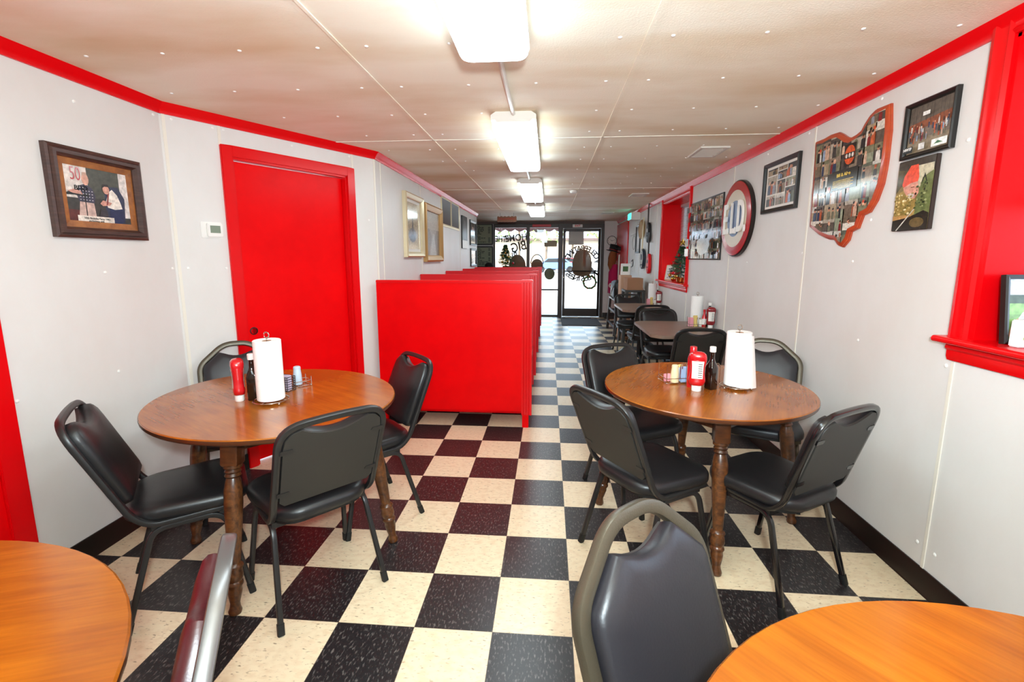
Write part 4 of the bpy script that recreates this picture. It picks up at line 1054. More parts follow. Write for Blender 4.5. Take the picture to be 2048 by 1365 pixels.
cap_p = [('r', 0, 0, 1, 1, '#8a7446'), ('r', 0, .80, 1, 1, '#40372f'), ('r', .52, .60, .98, .90, '#c9bfa2'), ('p', [(.0, .55), (.25, .70), (.3, .86), (.05, .88), (0, .9)], '#54492f'), ('p', [(.06, .10), (0, .5), (.30, .62), (.58, .42), (.62, .22)], '#a98b4f'),
         ('p', [(.60, .15), (.62, .45), (.72, .72), (1, .80), (1, .15)], '#6f7647'), ('p', [(.16, .66), (.20, .78), (.36, .92), (.56, .92), (.62, .74), (.60, .68), (.38, .66), (.22, .62)], '#e2523a'), ('p', [(.20, .62), (.40, .67), (.60, .68), (.66, .52), (.56, .44), (.36, .47), (.24, .56)], '#d49480'),
         ('e', .44, .49, .10, .035, '#d8c3b5'), ('r', .42, .60, .52, .615, '#7a4a3a'), ('p', [(0, .15), (.45, .18), (.66, .27), (.5, .22), (.2, .21), (0, .22)], '#b98a55'), ('p', [(0, 0), (0, .15), (.45, .18), (.85, .26), (1, .22), (1, 0)], '#2d2520'), ('p', [(.12, 0), (.16, .0), (.62, .30), (.60, .31)], '#c9c2b5'), ('e', .70, .10, .2, .07, '#6a5535'), ('p', [(.70, .65), (.78, .78), (.86, .65), (.82, .67), (.78, .73), (.74, .67)], '#26221f')]
for i in range(70):
    u, v = q.uniform(.06, .54), q.uniform(.22, .52); cap_p.append(('e', u, v, q.uniform(.012, .04), q.uniform(.008, .02), q.choice(['#8f7c42', '#d9bd7c', '#a08a4a', '#ecd9a6', '#7a6a38'])))
for i in range(30):
    u, v = q.uniform(.66, .97), q.uniform(.28, .66); cap_p.append(('e', u, v, q.uniform(.012, .04), q.uniform(.008, .02), q.choice(['#3f4a2a', '#9aa06c', '#565c36', '#24291a'])))
t = thing('canvas_print', 'unframed canvas of a man in an orange red cap, below the group photo', 'picture', on_right(.053, 1.695), RW)
MB().box(-.102, .102, -.020, 0, -.154, .154).build('canvas', 'dark_wood', t, bevel=.002); photo(t, .200, .304, cap_p, y=-.0205, m='gloss_print')
# the state-shaped wooden plaque covered with photos
OH = [(.871, 2.112), (.799, 2.111), (.733, 2.117), (.656, 2.112), (.617, 2.091), (.577, 2.066), (.546, 2.055), (.5, 2.061), (.461, 2.072), (.439, 2.1), (.406, 2.13), (.367, 2.146), (.273, 2.143), (.253, 2.017), (.252, 1.879), (.254, 1.836), (.262, 1.773), (.29, 1.699), (.33, 1.647), (.38, 1.634), (.399, 1.588), (.405, 1.571), (.459, 1.556), (.471, 1.513), (.514, 1.477), (.557, 1.488), (.595, 1.521), (.639, 1.523), (.686, 1.535), (.748, 1.555), (.801, 1.582), (.85, 1.605), (.861, 1.879)]
oy, oz = .56, 1.82
P = [(-(y - oy), z - oz) for y, z in OH]
t = thing('wooden_plaque', 'state shaped red wood plaque covered with a photo collage', 'plaque', on_right(oy, oz), RW)
def inset(P, d):
    n = len(P); out = []
    for i in range(n):
        a, b_, c = Vector(P[i - 1]), Vector(P[i]), Vector(P[(i + 1) % n])
        n1 = Vector((-(b_ - a).y, (b_ - a).x)).normalized(); n2 = Vector((-(c - b_).y, (c - b_).x)).normalized(); m_ = (n1 + n2)
        m_ = m_.normalized() if m_.length > .1 else n1
        out.append(tuple(b_ + m_ * d))
    return out
area = sum(P[i - 1][0] * P[i][1] - P[i][0] * P[i - 1][1] for i in range(len(P)))
sg = 1 if area > 0 else -1
rings = [[(x, -d, z) for x, z in inset(P, sg * i)] for i, d in ((0, 0), (0, .010), (.004, .012), (.005, .017), (.012, .021))]
MB().loft(rings).build('board', 'orange_wood', t, smooth=40)
def inside(pt, poly):
    r = False; n = len(poly)
    for i in range(n):
        (x1, y1), (x2, y2) = poly[i - 1], poly[i]
        if (y1 > pt[1]) != (y2 > pt[1]) and pt[0] < (x2 - x1) * (pt[1] - y1) / (y2 - y1) + x1: r = not r
    return r
PI_ = inset(P, sg * .026)
def clip_poly(sub, x0, z0, x1, z1):
    for ax, v, keep in ((0, x0, 1), (0, x1, -1), (1, z0, 1), (1, z1, -1)):
        out = []
        for i in range(len(sub)):
            a, b_ = sub[i - 1], sub[i]; ia, ib = (a[ax] - v) * keep >= 0, (b_[ax] - v) * keep >= 0
            if ia != ib:
                t_ = (v - a[ax]) / (b_[ax] - a[ax]); out.append((a[0] + (b_[0] - a[0]) * t_, a[1] + (b_[1] - a[1]) * t_))
            if ib: out.append(b_)
        sub = out
        if not sub: return []
    return sub
b = MB(); b.poly([(x, -.0213, z) for x, z in PI_], 0, srgb('#2d2622'))
q = random.Random(11)
xs = [-.32 + .092 * i + (.012 if i % 2 else -.008) for i in range(8)]; zs = [-.35 + .085 * i + (.010 if i % 3 == 1 else -.006) for i in range(9)]
for i in range(7):
    for j in range(8):
        x0, x1, z0, z1 = xs[i], xs[i + 1], zs[j], zs[j + 1]
        if 1.5 < i < 4.5 and 3.5 < j < 4.9: continue
        sh = people_cell(x0 + q.uniform(-.01, 0), z0, x1, z1 + q.uniform(0, .006), q, 1.0)
        for li, s in enumerate(sh):
            if s[0] == 'r': pl = [(s[1], s[2]), (s[3], s[2]), (s[3], s[4]), (s[1], s[4])]
            elif s[0] == 'e': pl = [(s[1] + s[3] * math.cos(2 * PI * a / 12), s[2] + s[4] * math.sin(2 * PI * a / 12)) for a in range(12)]
            else: pl = s[1]
            if not all(inside(p_, PI_) for p_ in pl):
                if s[0] != 'r': continue
                pl = clip_poly(PI_, *pl[0], *pl[2])
                if len(pl) < 3: continue
            b.poly([(x, -.0215 - .00012 * li, z) for x, z in pl], 0, srgb(s[-1]))
def blk(x0, z0, x1, z1, c, d): b.poly([(x0, -d, z0), (x1, -d, z0), (x1, -d, z1), (x0, -d, z1)], 0, srgb(c))
blk(-.10, -.03, .12, .075, '#241c16', .0235)
for i in range(6): blk(-.085 + (.05 if i == 5 else 0), .018 - .008 * i, .09 - (.02 if i % 2 else 0), .022 - .008 * i, '#c9a84e', .0238)
blk(-.005, .09, .085, .20, '#241a18', .0235)
b.poly([(.04 + .043 * math.cos(a * PI / 8), -.0238, .143 + .05 * math.sin(a * PI / 8)) for a in range(16)], 0, srgb('#d2542a'))
blk(.0, .125, .08, .155, '#2a211e', .0242)
for i in range(3): b.poly([(.015 + .025 * i + .009 * math.cos(a * PI / 6), -.0245, .14 + .012 * math.sin(a * PI / 6)) for a in range(12)], 0, srgb('#cfc6bc'))
b.build('photo_collage', 'gloss_print', t, smooth=0)
text_part('Bill & Allen', .024, 'lettering', 'brass', t, (.005, -.0240, .048), bold=.0008, sx=1.1)
# collage in black frame with white mat
q = random.Random(21); pc = []
for (x0, y0, x1, y1) in ((0, 0, .33, .28), (.35, 0, .66, .28), (.68, 0, 1, .40), (0, .31, .36, .80), (.38, .31, .66, .64), (.68, .43, 1, .64), (.38, .67, .70, .88), (.72, .67, 1, 1), (0, .83, .36, 1), (.38, .90, .70, 1)): pc += people_cell(x0, y0, x1, y1, q, .75)
hung('framed_photo', 'black framed mat of small photos left of the state shaped plaque', on_right(1.284, 1.921), RW, .486, .356, .030, 'frame_ink', pc, .024, matw=.018)
# big poster collage
q = random.Random(31); pc = cells(9, 6, q, .65)
pc += [('p', [(.45, .30), (.48, .12), (.60, .05), (.78, .10), (.86, .22), (.84, .30), (.92, .48), (.98, .66), (.955, .67), (.88, .50), (.78, .34), (.66, .32), (.58, .36)], '#8e887e'), ('e', .66, .20, .05, .07, '#8a7f74'), ('r', .02, .04, .16, .18, '#a9a49d'), ('r', .03, .22, .15, .36, '#5e4a30')]
hung('poster_frame', 'large glossy photo collage poster beside the far window', on_right(2.815, 1.710), RW, .985, .620, .011, 'frame_ink', pc, .016, pm='gloss_print')
# round disc sign with three letters (plain rings)
t = thing('disc_sign', 'round red and cream disc sign with letters E.L.D. on the right wall', 'sign', on_right(1.965, 1.748), RW)
def ringz(prof, m, name):
    b = MB(); b.xf = Matrix.Rotation(PI / 2, 4, 'X'); b.lathe(prof, 64); return b.build(name, m, t)
ringz([(.316, 0), (.318, .003), (.318, .028), (.310, .032), (.0, .032)], 'disc_black', 'backing_rim')
ringz([(.308, .030), (.308, .036), (.298, .038), (.0, .038)], 'disc_red', 'outer_ring')
ringz([(.238, .036), (.238, .0395), (.0, .0395)], 'disc_white', 'cream_ring')
ringz([(.150, .039), (.150, .041), (.0, .041)], 'disc_blue', 'inner_disc')
for s, x, z, sz, sx in (('E.', -.150, -.01, .36, .50), ('L.', .010, -.01, .36, .52), ('D.', .165, .0, .36, .50)):
    text_part(s, sz, 'letter', 'letter_white', t, (x, -.050, z), sx=sx, bold=.006, extrude=.006)
# booth wall pictures
sk = [('r', 0, 0, 1, 1, '#b7a78f'), ('e', .45, .30, .28, .16, '#8f8a88'), ('p', [(.40, .3), (.44, .66), (.50, .68), (.56, .3)], '#7d7672'), ('e', .47, .24, .2, .08, '#77777c')]
hung('framed_print', 'champagne framed pale print nearest the corner on the booth wall', on_booth(2.63, 1.742), LW, .64, .64, .055, 'frame_champagne', sk, .045, matw=.03, pm='gloss_print')
br = [('r', 0, 0, 1, 1, '#8b7768'), ('r', 0, .6, 1, 1, '#978574'), ('p', [(.3, 0), (.55, .5), (.62, .5), (.75, 0)], '#9b8f86'), ('p', [(0, 0), (0, .55), (.25, .62), (.45, .45), (.25, 0)], '#6f5c4e'), ('p', [(1, 0), (1, .6), (.8, .6), (.66, .4), (.8, 0)], '#6b5a4f')]
hung('framed_print', 'wide gold framed brown print on the booth wall, second from the corner', on_booth(3.43, 1.702), LW, .82, .665, .075, 'frame_gold', br, .05)
t = thing('air_return_grille', 'dark two part air return grille under the ceiling on the booth wall', 'vent', on_booth(4.53, 2.035), LW)
b = MB(); frame_ring(b, 1.21, .40, [(0, 0), (0, .012), (.02, .014), (.035, .010), (.035, .002)]); b.box(-.02, .02, -.014, 0, -.19, .19); b.build('grille_frame', 'frame_champagne', t, smooth=0)
for s in (-1, 1):
    b = MB()
    for i in range(24):
        z = -.16 + .32 * i / 23; b.add([(s * .30 - .265, -.003, z - .007), (s * .30 + .265, -.003, z - .007), (s * .30 + .265, -.012, z + .004), (s * .30 - .265, -.012, z + .004)], [(0, 1, 2, 3)])
    b.build('louvres', 'grey_metal', t, normals=False)
cv = [('r', 0, 0, 1, 1, '#37312f'), ('r', 0, 0, 1, .25, '#c9bfb4'), ('r', .3, .3, .7, .75, '#5a5658'), ('e', .5, .8, .15, .08, '#6a5f5a')]
t = thing('canvas_print', 'dark unframed canvas on the booth wall after the grille', 'picture', on_booth(5.55, 1.833), LW)
MB().box(-.23, .23, -.02, 0, -.265, .265).build('canvas', 'black', t); photo(t, .455, .525, cv, y=-.0205)
ph = [('r', 0, 0, 1, 1, '#6d665f'), ('r', 0, 0, 1, .45, '#c9c3bb'), ('r', .2, .1, .8, .8, '#4b4744'), ('e', .5, .7, .16, .12, '#b99a88')]
hung('framed_photo', 'black framed photo high at the far end of the booth wall', on_booth(6.45, 1.868), LW, .69, .455, .04, 'frame_ink', ph, .024, pm='gloss_print')
ph2 = [('r', 0, 0, 1, 1, '#8a7a6c'), ('r', 0, .5, 1, 1, '#cfc8c0'), ('e', .3, .6, .12, .2, '#b99a88'), ('e', .7, .6, .12, .2, '#a98874'), ('r', .2, .05, .8, .4, '#3b3b45')]
hung('framed_photo', 'dark framed photo low at the far end of the booth wall, below another', on_booth(6.47, 1.42), LW, .66, .33, .04, 'frame_ink', ph2, .024, pm='gloss_print')

# ------------------------------------------------------------------ far end, left: menu boards, counter, tree
for z, l, sd in ((1.968, 'upper black framed menu board on the back wall', 3), (1.435, 'lower black framed menu board on the back wall', 4)):
    t = thing('menu_board', l, 'menu board', on_back(-1.86, z, .002), 0, 'menu boards by the street windows'); q = random.Random(sd)
    MB().prism(rounded_rect(.84, .51, .04, 4), -.02, 0).build('frame', 'frame_ink', t, bevel=.004)
    MB().prism(rounded_rect(.77, .44, .015, 3), -.022, -.019).build('letter_panel', 'menu_board', t)
    b = MB()
    for i in range(13):
        x = -.36; z_ = .19 - .031 * i; end = q.uniform(.05, .25)
        while x < end:
            w = q.uniform(.02, .07); b.box(x, x + w, -.0235, -.0215, z_ - .008, z_ + .008); x += w + .012
        if q.random() < .8: b.box(.30, .35, -.0235, -.0215, z_ - .008, z_ + .008)
    b.build('menu_lettering', 'black', t, smooth=0)
slab('trim_%d' % k, -3.5, -1.43, YB - .02, YB, 2.215, H, 'black'); k += 1
t = thing('front_counter', 'wooden counter behind the booths before the street windows', 'counter', (-1.2, 8.15, 0), 0)
MB().box(-.75, .55, -.3, .35, 0, 1.12).build('counter_body', 'dark_wood', t, bevel=.005); MB().box(-.78, .58, -.33, .38, 1.12, 1.16).build('counter_top', 'laminate', t, bevel=.006)
def fir(name, label, loc, h, r, seed, star, balls, mats=('needle', 'needle_light'), lights=None):
    t = thing(name, label, 'christmas tree', loc, 0); q = random.Random(seed)
    MB().lathe([(r * .22, 0), (r * .30, h * .02), (r * .34, h * .13), (r * .26, h * .14), (0, h * .14)], 16).build('pot', 'brass' if balls else 'dark_wood', t)
    MB().tube([(0, 0, h * .1), (0, 0, h * .97)], h * .012, 6).build('trunk', 'dark_wood', t)
    for mi, m in enumerate(mats):
        b = MB()
        for k_ in range(150):
            u = q.random() ** .8; z = h * (.16 + .80 * u); L = r * (1.02 - u) * q.uniform(.75, 1.1) + .01; a = q.uniform(0, 2 * PI)
            d = Vector((math.cos(a), math.sin(a), q.uniform(-.25, .15))); p0 = Vector((0, 0, z)); p1 = p0 + d * L
            s = Vector((-math.sin(a), math.cos(a), 0))
            for w in range(6):
                f = .25 + .75 * w / 5; c = p0 + d * L * f; nl = r * .16
                for sd in (-1, 1):
                    tip = c + (s * sd * .8 + d * .7 + Vector((0, 0, q.uniform(-.3, .5)))) * nl
                    e = Vector((0, 0, nl * .14)); b.add([tuple(c - e), tuple(tip), tuple(c + e)], [(0, 1, 2)])
        b.build('needles', m, t, smooth=0, normals=False)
    for i, (a, u, m) in enumerate(balls):
        rr = r * (1.0 - u) * .95; z = h * (.16 + .8 * u); b = MB(); b.ball((rr * math.cos(a), rr * math.sin(a), z), r * .13); b.build('bauble', m, t)
    if star:
        b = MB(); pts = []
        for i in range(10): a = PI / 2 + PI * i / 5; rr = star if i % 2 == 0 else star * .42; pts.append((rr * math.cos(a), rr * math.sin(a)))
        z = h + star * .6
        vs = [(x, 0, z + y) for x, y in pts] + [(0, -star * .25, z), (0, star * .25, z)]
        b.add(vs, [(i, (i + 1) % 10, 10) for i in range(10)] + [((i + 1) % 10, i, 11) for i in range(10)]); b.build('star', 'brass', t, smooth=0)
    return t
fir('christmas_tree', 'bushy green christmas tree on the counter before the street windows', (-1.07, 8.1, 1.16), .56, .21, 3, 0, [(a, u, 'brass') for a, u in ((-1.2, .2), (-2.0, .45), (-1.5, .6), (-.9, .4), (-1.9, .15), (-1.3, .75))] + [(-.3, .1, 'ornament')])
t = thing('bowler_hat', 'black round topped hat on the counter left of the christmas tree', 'hat', (-1.44, 8.08, 1.16), 0)
MB().lathe([(.135, 0), (.14, .006), (.10, .012), (.10, .05), (.095, .09), (.07, .13), (.03, .148), (0, .15)], 24).build('crown', 'hat', t)
t = thing('hanging_sign', 'small carved brown board hanging on two cords under the ceiling', 'sign', (-.915, 6.75, 2.145), 0)
pts = [(-.185, -.045)] + [(-.185 + .37 * i / 20, -.05 - .006 * math.sin(i * 1.9)) for i in range(1, 20)] + [(.185, -.045), (.185, .045)] + [(.185 - .37 * i / 20, .052 + .007 * math.sin(i * 1.7)) for i in range(1, 20)] + [(-.185, .045)]
MB().prism(pts, -.012, .012).build('board', 'pine', t, smooth=0)
b = MB(); q = random.Random(2)
for i in range(9): b.tube([(-.15 + .034 * i, -.014, -.005 + q.uniform(-.01, .01)), (-.135 + .034 * i, -.014, .02), (-.125 + .034 * i, -.014, -.008)], .003, 5)
b.build('carved_marks', 'red_old', t)
for x in (-.13, .13): MB().tube([(x, 0, .05), (x, 0, H - 2.145)], .002, 5).build('cord', 'cord', t)

# ------------------------------------------------------------------ far end, right: door mat, clock, coats, stools, boxes
o = MB().prism(rounded_rect(.84, 1.18, .01, 2, .61, 7.96), .001, .010, axis='z').build('door_mat', 'mat_rug'); tag(o, 'dark grey mat on the floor inside the glass street door', 'door mat')
t = thing('wall_clock', 'round white clock with thin black rim right of the street door', 'clock', on_back(1.372, 1.81), 0)
b = MB(); b.xf = Matrix.Rotation(PI / 2, 4, 'X'); b.lathe([(.112, 0), (.115, .02), (.108, .026), (.103, .02), (.103, .004)], 36); b.build('rim', 'black', t)
b = MB(); b.xf = Matrix.Rotation(PI / 2, 4, 'X'); b.lathe([(.104, .002), (.104, .010), (0, .010)], 36); b.build('face', 'clock_face', t)
b = MB()
for i in range(12): a = PI * i / 6; b.box(.085 * math.sin(a) - .004, .085 * math.sin(a) + .004, -.012, -.0105, .085 * math.cos(a) - .009, .085 * math.cos(a) + .009)
b.build('hour_marks', 'black', t)
for L, a in ((.05, -1.0), (.075, 1.25)):
    b = MB(); b.xf = Matrix.Rotation(a, 4, 'Y'); b.box(-.003, .003, -.015, -.012, -.01, L); b.build('hand', 'black', t)
# red boarded recess at the end of the right wall
t = thing('red_wall_board', 'tall red painted board on the right wall by the street corner', 'board', on_right(8.15, 0), RW)
MB().box(-.74, .74, -.022, 0, .0, 2.17).build('board', 'red_trim', t, bevel=.004)
t = thing('exit_light', 'white emergency sign box with lit green face high on the right wall', 'exit sign', on_right(6.46, 2.155), RW)
MB().box(-.17, .17, -.16, 0, -.065, .065).build('sign_box', 'white_plastic', t, bevel=.006)
MB().box(-.155, .155, -.164, -.159, -.052, .052).build('lit_face', 'green_led', t)
text_part('EXIT', .085, 'lettering', 'white_plastic', t, (0, -.166, 0), bold=.003)
def pennant(y, z, pts, m, label, d=.006):
    t = thing('wall_pennant', label, 'pennant', on_right(y, z), RW)
    MB().prism(pts, -.004, 0).build('cloth', m, t, smooth=0); return t
t = pennant(6.75, 1.86, [(-.28, .22), (.28, .22), (.10, -.22)], 'pennant', 'white triangular pennant hanging under the lit exit box')
t = thing('paper_poster', 'pale line drawing poster on the right wall by the guitar', 'poster', on_right(6.87, 1.55), RW)
MB().box(-.28, .28, -.003, 0, -.27, .34).build('sheet', 'card_white', t)
b = MB(); b.tube([(.13 * math.cos(2 * PI * i / 20) + .08, -.004, .15 + .13 * math.sin(2 * PI * i / 20)) for i in range(20)], .004, 5, True); b.tube([(-.28, -.004, .29), (.28, -.004, .31)], .004, 5); b.build('drawn_lines', 'grey_metal', t)
t = pennant(6.85, 1.38, [(-.30, -.20), (.30, -.22), (-.05, .36)], 'card_white', 'white pennant with grey letter shape beside the red board')
b = MB(); b.tube([(-.1, -.008, -.03), (.06, -.008, .0), (.10, -.008, -.06), (.06, -.008, -.12), (-.1, -.008, -.14)], .010, 6); b.build('letter_mark', 'grey_metal', t)
hung('framed_photo', 'narrow dark framed picture behind the guitars at the far right', on_right(6.37, 1.75), RW, .38, .50, .03, 'frame_ink', [('r', 0, 0, 1, 1, '#7d6d5c'), ('r', .2, .1, .8, .6, '#a08f7c')], .02)
def guitar(y, z, L, body_m, neck_m, label, rz=0, name='guitar', round_body=False):
    t = thing(name, label, 'guitar', on_right(y, z), RW); s = L
    if round_body: pts = [(.155 * s * math.cos(2 * PI * i / 32), .19 * s * math.sin(2 * PI * i / 32)) for i in range(32)]
    else:
        pts = []
        for i in range(40):
            a = 2 * PI * i / 40; r = .17 + .035 * math.cos(2 * a) * -1 + .02 * math.sin(a) * -1; pts.append((s * r * math.cos(a) * .95, s * r * math.sin(a) * 1.25))
    MB().prism(pts, -.055, -.008).build('body', body_m, t, bevel=.008)
    b = MB(); b.box(-.022 * s, .022 * s, -.055, -.035, .12 * s, .62 * s); b.build('neck', neck_m, t, bevel=.003)
    b = MB(); b.prism([(-.022 * s, .62 * s), (.022 * s, .62 * s), (.035 * s, .66 * s), (.03 * s, .76 * s), (-.03 * s, .76 * s), (-.035 * s, .66 * s)], -.05, -.035); h = b.build('headstock', neck_m, t)
    b = MB(); b.xf = Matrix.Translation((0, -.056, .03 * s)) @ Matrix.Rotation(PI / 2, 4, 'X'); b.lathe([(.05 * s, 0), (.05 * s, .003), (0, .003)], 20); b.build('sound_hole', 'black' if body_m != 'black' else 'pennant', t)
    MB().box(-.05 * s, .05 * s, -.064, -.055, -.12 * s, -.10 * s).build('bridge', 'black', t)
    return t
guitar(5.78, 1.40, .90, 'navy', 'frame_champagne', 'dark blue round bodied banjo on the right wall', name='banjo', round_body=True)
guitar(5.40, 1.83, .62, 'black', 'dark_wood', 'black guitar hung high on the right wall before the window', name='guitar')
guitar(5.28, 1.34, .62, 'red_old', 'dark_wood', 'small red guitar below the black one on the right wall', name='guitar')
t = thing('tambourine', 'tan skinned tambourine high on the right wall behind the guitars', 'tambourine', on_right(5.985, 1.90), RW)
b = MB(); b.xf = Matrix.Rotation(PI / 2, 4, 'X'); b.lathe([(.15, 0), (.155, .045), (.147, .05), (.147, .044), (0, .044)], 32); b.build('skin', 'tan_skin', t)
b = MB(); b.tube([(.154 * math.cos(2 * PI * i / 32), -.025, .154 * math.sin(2 * PI * i / 32)) for i in range(32)], .012, 6, True); b.build('hoop', 'frame_gold', t)
# coat hooks by the corner
t = thing('coat_rack', 'dark coat hook rail on the right wall beside the street corner', 'coat rack', (XR - .03, 8.42, 1.62), RW)
MB().box(-.25, .25, -.01, .0, -.04, .04).build('rail', 'dark_wood', t)
for x in (-.18, 0, .18): MB().tube(round_path([(x, -.01, .0), (x, -.10, -.01), (x, -.12, .03)], .03), .007, 6).build('hook', 'black', t)
def cloth(pts_w, loc, m, name, label, cat, depth=.07, seed=1):
    q = random.Random(seed); t = None; b = MB(); n = 20; rings = []
    for z, w, off in pts_w:
        r = []
        for i in range(n):
            a = 2 * PI * i / n; f = 1 + .12 * math.sin(5 * a + z * 9) + q.uniform(-.03, .03)
            r.append((off + w * math.cos(a) * f, depth * math.sin(a) * f, z))
        rings.append(r)
    b.loft(rings); o = b.build(name, m, None, smooth=60); o.location = loc; tag(o, label, cat); return o
t = thing('top_hat', 'black felt hat on the hook by the street corner', 'hat', (1.335, 8.4, 1.56), 0)
b = MB(); b.xf = Matrix.Rotation(.25, 4, 'Y'); b.lathe([(.15, -.005), (.155, .005), (.10, .012), (.095, .06), (.10, .135), (.09, .15), (0, .152)], 24); b.build('crown', 'hat', t)
b = MB(); b.xf = Matrix.Rotation(.25, 4, 'Y'); b.lathe([(.099, .012), (.098, .035), (.096, .035)], 24); b.build('band', 'red_old', t)
cloth([(-.32, .05, 0), (-.2, .085, .0), (-.05, .09, .01), (.06, .08, .02), (.1, .05, .02)], (1.32, 8.38, 1.46), 'orange_cloth', 'hanging_scarf', 'rust brown cloth hanging under the black hat', 'scarf', .06, 1)
cloth([(-.62, .13, .02), (-.4, .12, .0), (-.15, .10, .0), (0, .07, .02), (.03, .03, .02)], (1.36, 8.36, 1.24), 'magenta', 'hanging_jacket', 'magenta red jacket hanging by the street corner', 'jacket', .09, 2)
cloth([(-.55, .02, 0), (-.3, .022, .0), (0, .022, .0), (.15, .018, .0)], (1.462, 8.26, 1.34), 'white_cloth', 'hanging_scarf', 'narrow white scarf hanging right of the magenta jacket', 'scarf', .02, 3)
t = thing('badge', 'round white badge on the magenta jacket', 'badge', (1.30, 8.25, .80), 0)
b = MB(); b.xf = Matrix.Rotation(PI / 2, 4, 'X'); b.lathe([(.055, 0), (.055, .008), (.05, .012), (0, .012)], 24); b.build('plate', 'card_white', t); b = MB(); b.xf = Matrix.Rotation(PI / 2, 4, 'X'); b.lathe([(.03, .011), (.03, .014), (0, .014)], 20); b.build('centre', 'red_old', t)
# two wooden bar stools with rungs
def stool(label, x0, x1, y0, y1, h, m, rungs, name='bar_stool', splay=.04):
    t = thing(name, label, 'stool', ((x0 + x1) / 2, (y0 + y1) / 2, 0), 0, 'tall wooden stools at the far right')
    w, d = (x1 - x0) / 2, (y1 - y0) / 2
    MB().prism(rounded_rect(2 * w - 2 * splay + .06, 2 * d - 2 * splay + .06, .02, 3), h - .035, h, axis='z').build('seat', m, t, bevel=.006)
    for sx in (-1, 1):
        for sy in (-1, 1):
            b = MB(); b.sweep([(sx * w, sy * d, 0), (sx * (w - splay), sy * (d - splay), h - .03)], rounded_rect(.05, .05, .008, 2), side=(1, 0, 0)); b.build('leg', m, t)
    for z in rungs:
        f = splay * z / h
        for sx in (-1, 1): b = MB(); b.box(sx * (w - f) - .012, sx * (w - f) + .012, -d + f, d - f, z - .02, z + .02); b.build('rung', 'dark_wood', t)
        for sy in (-1, 1): b = MB(); b.box(-w + f, w - f, sy * (d - f) - .012, sy * (d - f) + .012, z - .055, z - .015); b.build('rung', 'dark_wood', t)
    return t
stool('charcoal grey wooden stool beside the far wall table, under the cardboard boxes', 1.12, 1.46, 5.30, 5.72, .90, 'dark_grey', (.2, .5))
stool('dark brown wooden stool with rungs nearest the street door, under the black bag', 1.10, 1.44, 6.15, 7.15, .66, 'dark_wood', (.16, .42))
def carton(x, y, z, w, d, h, rz, m, label, open_top=False):
    t = thing('cardboard_box', label, 'box', (x, y, z), rz, 'cardboard boxes on the grey stool')
    MB().box(-w / 2, w / 2, -d / 2, d / 2, 0, h).build('carton', m, t, bevel=.003)
    MB().box(-w / 2 - .001, w / 2 + .001, -.02, .02, h - .0005, h + .001).build('tape', 'kraft_light', t)
    MB().box(-w / 2 - .003, w / 2 + .003, -d / 2 - .003, d / 2 + .003, .0, .035).build('tray_rim', 'kraft', t)
carton(1.285, 5.50, .90, .25, .30, .19, .05, 'kraft', 'brown cardboard box on top of the charcoal stool')
carton(1.225, 5.95, .0, .18, .28, 1.12, 0, 'kraft_light', 'tall pale cardboard box behind the charcoal stool')
t = thing('tabletop_frame', 'small upright photo frame with green picture on the tall pale box', 'picture', (1.225, 5.95, 1.12), -.3)
b = MB(); b.xf = Matrix.Rotation(-.2, 4, 'X'); b.box(-.085, .085, -.008, .008, 0, .20); b.build('frame', 'card_white', t, bevel=.003)
b = MB(); b.xf = Matrix.Rotation(-.2, 4, 'X'); b.box(-.045, .045, -.0095, -.008, .06, .15); b.build('photo_print', 'needle_light', t)
t = thing('black_bag', 'black bag with straps lying on the dark brown stool', 'bag', (1.26, 6.70, .66), 0)
b = MB(); b.loft([[(x * s, y * s, z) for x, y in rounded_rect(.30, .62, .10, 5)] for s, z in ((.92, 0), (1, .04), (1, .22), (.9, .30), (.6, .33))]); b.build('bag_body', 'black', t, smooth=60)
MB().prism(rounded_rect(.2, .12, .02, 3, 0, .24), -.325, -.31).build('front_pocket', 'dark_grey', t)
for x in (-.15, .13): MB().tube(round_path([(x, -.25, .25), (x - .05, -.33, .16), (x - .06, -.34, .05), (x - .02, -.3, .012)], .08), .010, 6).build('strap', 'tan_chair', t)
# ------------------------------------------------------------------ window-sill things
t = fir('small_christmas_tree', 'small green christmas tree with gold star on the far window sill', (1.545, 3.72, 1.112), .46, .17, 9, .055, [(PI + a, u, 'ornament') for a, u in ((-.2, .45), (.6, .12), (-.9, .1), (.2, .72))] + [(PI + .3, .05, 'brass'), (PI + .9, .02, 'brass')])
for y, x, w, h, l, s in ((4.32, 1.55, .16, .21, 'white framed card leaning in the far window left of the small tree', -.3), (4.02, 1.66, .14, .30, 'pale upright card behind the small tree in the far window', -.2)):
    t = thing('greeting_card', l, 'card', (x, y, 1.112), RW + .5)
    b = MB(); b.xf = Matrix.Rotation(-.18, 4, 'X'); b.prism(rounded_rect(w, h, .015, 3, 0, h / 2), -.006, 0); b.build('card', 'frame_champagne', t)
    b = MB(); b.xf = Matrix.Rotation(-.18, 4, 'X'); b.prism(rounded_rect(w - .03, h - .03, .008, 3, 0, h / 2), -.0075, -.006); b.build('card_face', 'card_white', t)
t = thing('gift_bag', 'small red gift bag at the near end of the far window sill', 'gift bag', (1.55, 3.44, 1.112), RW)
MB().loft([[(x, y, z) for x, y in rounded_rect(.11, .06, .004, 1)] for z in (0, .14)]).build('bag_body', 'red_old', t); MB().tube(round_path([(-.03, -.03, .14), (-.02, -.03, .19), (.02, -.03, .19), (.03, -.03, .14)], .02), .003, 5).build('handle', 'card_white', t)
t = thing('gold_ornament', 'gold ball ornament beside the tree pot on the far window sill', 'ornament', (1.53, 4.02, 1.112), 0)
b = MB(); b.ball((0, 0, .03), .03); b.build('ball', 'brass', t); MB().lathe([(.008, .058), (.008, .07), (0, .07)], 10).build('cap', 'chrome', t)
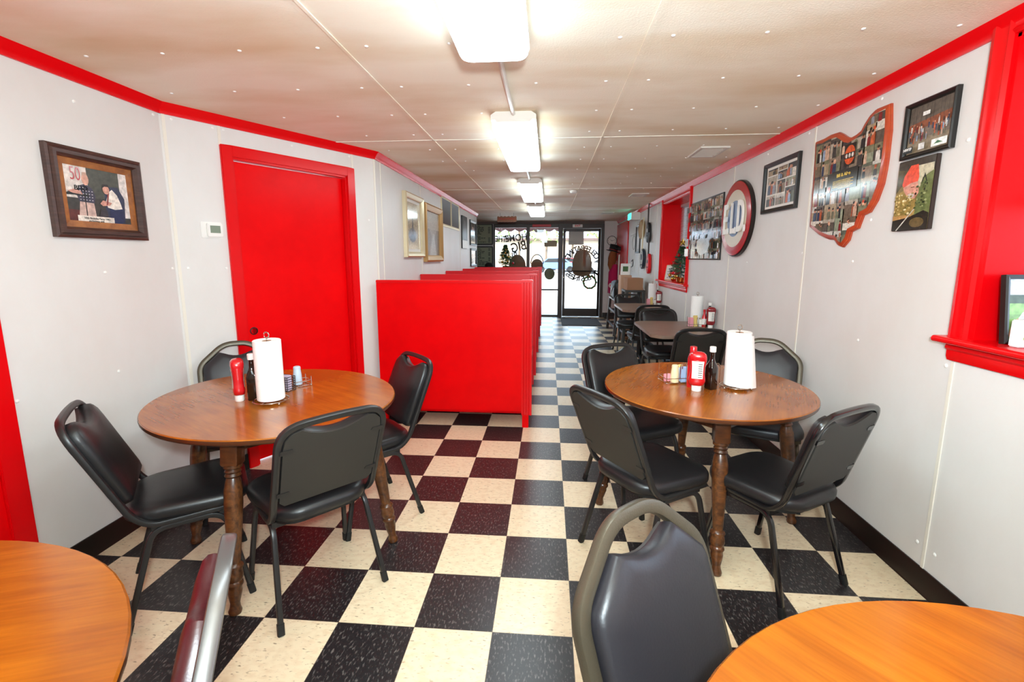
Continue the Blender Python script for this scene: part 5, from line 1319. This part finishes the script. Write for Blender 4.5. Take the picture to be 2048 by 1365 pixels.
# near window: framed photo and gift-wrapped packet
t = thing('tabletop_frame', 'black framed photo of a man in blue cap on the near right window sill', 'picture', (1.635, -.385, 1.112), .06)
tilt = Matrix.Rotation(-.12, 4, 'X')
b = MB(); b.xf = tilt @ Matrix.Translation((0, 0, .125)); frame_ring(b, .20, .25, [(0, -.012), (0, .006), (.006, .010), (.016, .006), (.016, .0)]); b.build('frame', 'frame_ink', t, smooth=0)
mp_ = [('r', 0, 0, 1, 1, '#7fa860'), ('r', 0, .72, 1, 1, '#c9d6e4'), ('r', 0, .60, 1, .74, '#4a5a46'), ('p', [(0, .42), (0, .60), (1, .56), (1, .40)], '#8fbf6c'), ('p', [(.15, 0), (.12, .25), (.30, .45), (.50, .52), (.72, .48), (.95, .3), (1, 0)], '#d8d5d3'), ('p', [(.0, .05), (.1, .3), (.22, .36), (.18, .05)], '#c99a6d'), ('e', .52, .62, .14, .13, '#d3a07c'), ('p', [(.36, .68), (.42, .80), (.60, .82), (.70, .72), (.72, .68), (.5, .66)], '#3a8fb8'), ('p', [(.42, .0), (.48, .30), (.70, .44), (.95, .30), (1, 0)], '#b0855a'), ('p', [(.5, .3), (.9, .12), (.93, .16), (.52, .36)], '#8a6238')]
o = photo(t, .168, .218, mp_, y=-.002, m='gloss_print'); o.data.transform(tilt @ Matrix.Translation((0, 0, .125)))
t = thing('wrapped_gift', 'white gift packet with coloured dots before the framed photo on the near sill', 'gift', (1.590, -.445, 1.112), .06)
MB().box(-.075, .095, -.018, .018, 0, .095).build('packet', 'dots', t, bevel=.004)
q = random.Random(4); dots = []
for i in range(14): dots.append(('e', q.uniform(.08, .92), q.uniform(.1, .9), .045, .08, q.choice(['#c94a48', '#4f8f5a', '#9ccf5a', '#2f6f58'])))
photo(t, .16, .09, dots, 'dot_pattern', y=-.0186, cx=.01, cz=.048)
# wreath on the street door
t = thing('wreath', 'green wreath with red ribbon on the glass street door', 'wreath', (.877, YB - .03, .835), 0)
b = MB(); q = random.Random(8)
for i in range(260):
    a = q.uniform(0, 2 * PI); c = Vector((.145 * math.cos(a), 0, .145 * math.sin(a))); d = Vector((q.gauss(0, 1), q.gauss(0, .5), q.gauss(0, 1))).normalized() * .03; s = d.orthogonal().normalized() * .006
    c += Vector((q.gauss(0, .012), q.uniform(-.015, .005), q.gauss(0, .012))); b.add([tuple(c - d - s), tuple(c + d), tuple(c - d + s)], [(0, 1, 2)])
b.tube([(.145 * math.cos(2 * PI * i / 28), 0, .145 * math.sin(2 * PI * i / 28)) for i in range(28)], .018, 8, True); b.build('greenery', 'wreath_green', t, smooth=0, normals=False)
b = MB(); b.tube([((.145 + .024 * math.cos(i * .9)) * math.cos(2 * PI * i / 70), .024 * math.sin(i * .9), (.145 + .024 * math.cos(i * .9)) * math.sin(2 * PI * i / 70)) for i in range(70)], .006, 5, True); b.build('ribbon', 'ornament', t)
